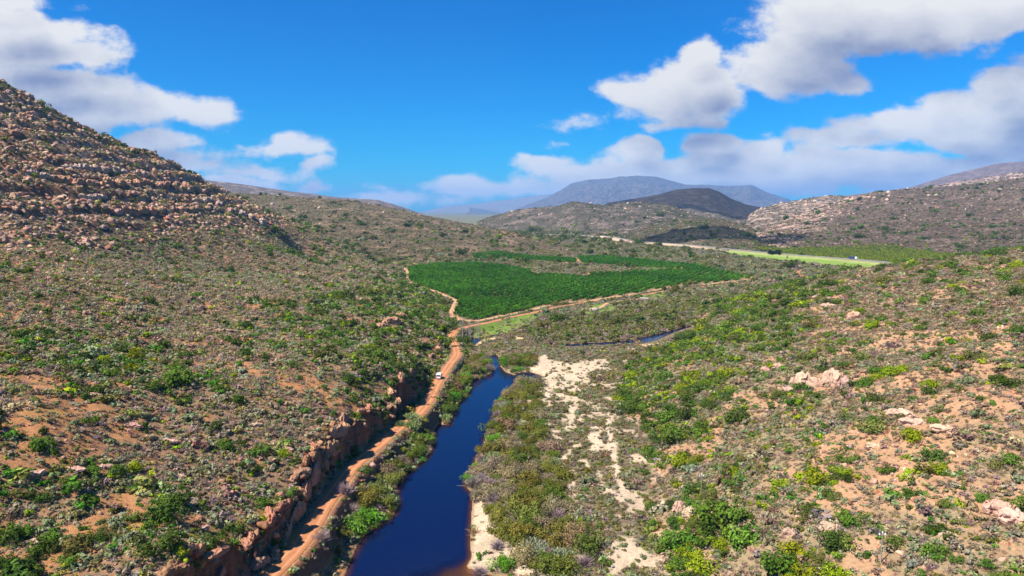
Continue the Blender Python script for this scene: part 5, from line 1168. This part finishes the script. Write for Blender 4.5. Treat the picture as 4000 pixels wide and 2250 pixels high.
def poles():
    spec = [(3440, 2200, 5.6, 'slender power pole with white insulators on the near right slope'), (2738, 1940, 5.6, 'slender power pole above the rounded pink rock nose'), (2561, 1862, 5.4, 'slender power pole among green bushes at the slope foot'), (2682, 1292, 5.0, 'slender pole beside the narrow upper pond'),
        (2460, 1185, 6.5, 'wooden pole beside the green grass near the track'), (2428, 1225, 6.0, 'wooden pole in the scrub below the pump house')]
    for px, py, h, lb in spec:
        x, y, z, t = hit(px, py)
        r = bpy.data.objects.new('power_pole', None); COL.objects.link(r); r.location = (x, y, z - .2); tag(r, lb, 'pole')
        link('pole', mesh_np('pole', *tube([(0, 0, 0), (0, 0, h * .5), (0, 0, h)], [.12, .10, .08], 8), M_POLE, None, True), r)
        bm = bmesh.new(); box(bm, -.55, .55, -.05, .05, h - .45, h - .33); bm_obj('crossarm', bm, M_POLE, r)
        for q in (-.48, 0, .48):
            bm = bmesh.new(); bmesh.ops.create_cone(bm, cap_ends=True, segments=10, radius1=.11, radius2=.06, depth=.3); bmesh.ops.translate(bm, verts=bm.verts, vec=(q, 0, h - .18 if q else h + .15)); bm_obj('insulator', bm, M_CER, r)
poles()
def pump_house():
    x, y = at_z(2517, 1174, 3.5); z = float(ground(np.array([x]), np.array([y]))[0])
    r = bpy.data.objects.new('pump_house', None); COL.objects.link(r); r.location = (x, y, z); r.rotation_euler = (0, 0, -.3); tag(r, 'small pale pump house at the end of the grass track', 'building')
    bm = bmesh.new(); box(bm, -3, 3, -1.6, 1.6, -.2, 2.2); bm_obj('wall', bm, M_CONC, r)
    bm = bmesh.new(); profile(bm, [(-1.9, 2.203), (1.9, 2.203), (1.9, 2.35), (0, 2.75), (-1.9, 2.35)], -3.3, 3.3); bm_obj('roof', bm, M_CONC, r)
    bm = bmesh.new(); box(bm, -.5, .5, -1.64, -1.602, 0, 1.9); d = bm_obj('door', bm, M_POLE, r)
    bm = bmesh.new(); box(bm, 1.3, 2.1, -1.64, -1.602, 1.0, 1.7); bm_obj('window', bm, M_GLASS, r)
    p = at_zs(rg(2200, 850, .3106, [(275, 1158), (400, 1140), (485, 1148), (400, 1172)]), 3.2); bm = bmesh.new(); zz = float(ground(p[:, 0], p[:, 1]).max()) + .05
    a = [bm.verts.new((q[0], q[1], zz - .5)) for q in p]; b = [bm.verts.new((q[0], q[1], zz + .1)) for q in p]; bm.faces.new(a); bm.faces.new(b)
    for i in range(4): bm.faces.new((a[i], a[(i + 1) % 4], b[(i + 1) % 4], b[i]))
    tag(bm_obj('gravel_pad', bm, M_CONC, None), 'pale gravel pad on the bright green grass', 'pad', kind='structure')
pump_house()

# ------------------------------------------------------------------ clouds overhead that shade the dark hill, and the valley's haze
def cloud(px, py, Y, alt, rx, ry, rz, seed, lb):
    gx, gy, gz = at_Y(px * P8, py * P8, Y); k = alt / to_sun.z
    c = np.array((gx, gy, gz)) + np.array(to_sun) * k
    d = ICO4[0]; n = fbm(d[:, 0] * 2 + seed, d[:, 1] * 2 + d[:, 2], .6, 5, seed)
    p = d * (1 + .45 * n)[:, None] * (rx, ry, rz); p[:, 2] = np.where(p[:, 2] < 0, p[:, 2] * .4, p[:, 2])
    me = mesh_np('cloud', p, ICO4[1], M_CLOUD, None, True); o = link('cloud', me, None, tuple(c)); tag(o, lb, 'cloud', kind='structure')
def mat_cloud():
    m, nt, out = new_mat("white_cumulus"); d = N(nt, 'ShaderNodeBsdfDiffuse'); t = N(nt, 'ShaderNodeBsdfTranslucent'); mx = N(nt, 'ShaderNodeMixShader'); d.inputs[0].default_value = (.9, .9, .9, 1); t.inputs[0].default_value = (.9, .9, .9, 1); mx.inputs[0].default_value = .5
    tr = N(nt, 'ShaderNodeBsdfTransparent'); m2 = N(nt, 'ShaderNodeMixShader'); m2.inputs[0].default_value = .58
    lk(nt, d.outputs[0], mx.inputs[1]); lk(nt, t.outputs[0], mx.inputs[2]); lk(nt, mx.outputs[0], m2.inputs[1]); lk(nt, tr.outputs[0], m2.inputs[2]); lk(nt, m2.outputs[0], out.inputs[0]); return m
M_CLOUD = mat_cloud()
cloud(1790, 510, 3350, 1700, 620, 380, 260, 3, 'white cumulus drifting over the dark hill')
cloud(1810, 590, 1500, 1300, 190, 120, 70, 5, 'small white cumulus drifting over the highway knoll')
HAZE_DENSITY = 4.6e-5
def haze():
    m, nt, out = new_mat("valley_haze"); v = N(nt, 'ShaderNodeVolumePrincipled'); v.inputs['Color'].default_value = (.25, .54, 1.0, 1); v.inputs['Density'].default_value = HAZE_DENSITY; v.inputs['Anisotropy'].default_value = 0.0
    lk(nt, v.outputs[0], out.inputs['Volume'])
    bm = bmesh.new(); zl = float(GZ.min()) - 1; box(bm, -40000, 40000, -400, 29300, zl, max(float(GZ.max()) + 20, CAM_H + 30)); bm_obj('haze', bm, m, None)
    tag(bpy.data.objects['haze'], 'thin blue haze filling the valley air', 'haze', kind='stuff')
haze()
print("counts: scrub", N_SCRUB, "bush", N_BUSH, "rock", N_ROCK, "orchard", N_ORCH, "objects", len(bpy.data.objects), "top z", GZ.max())
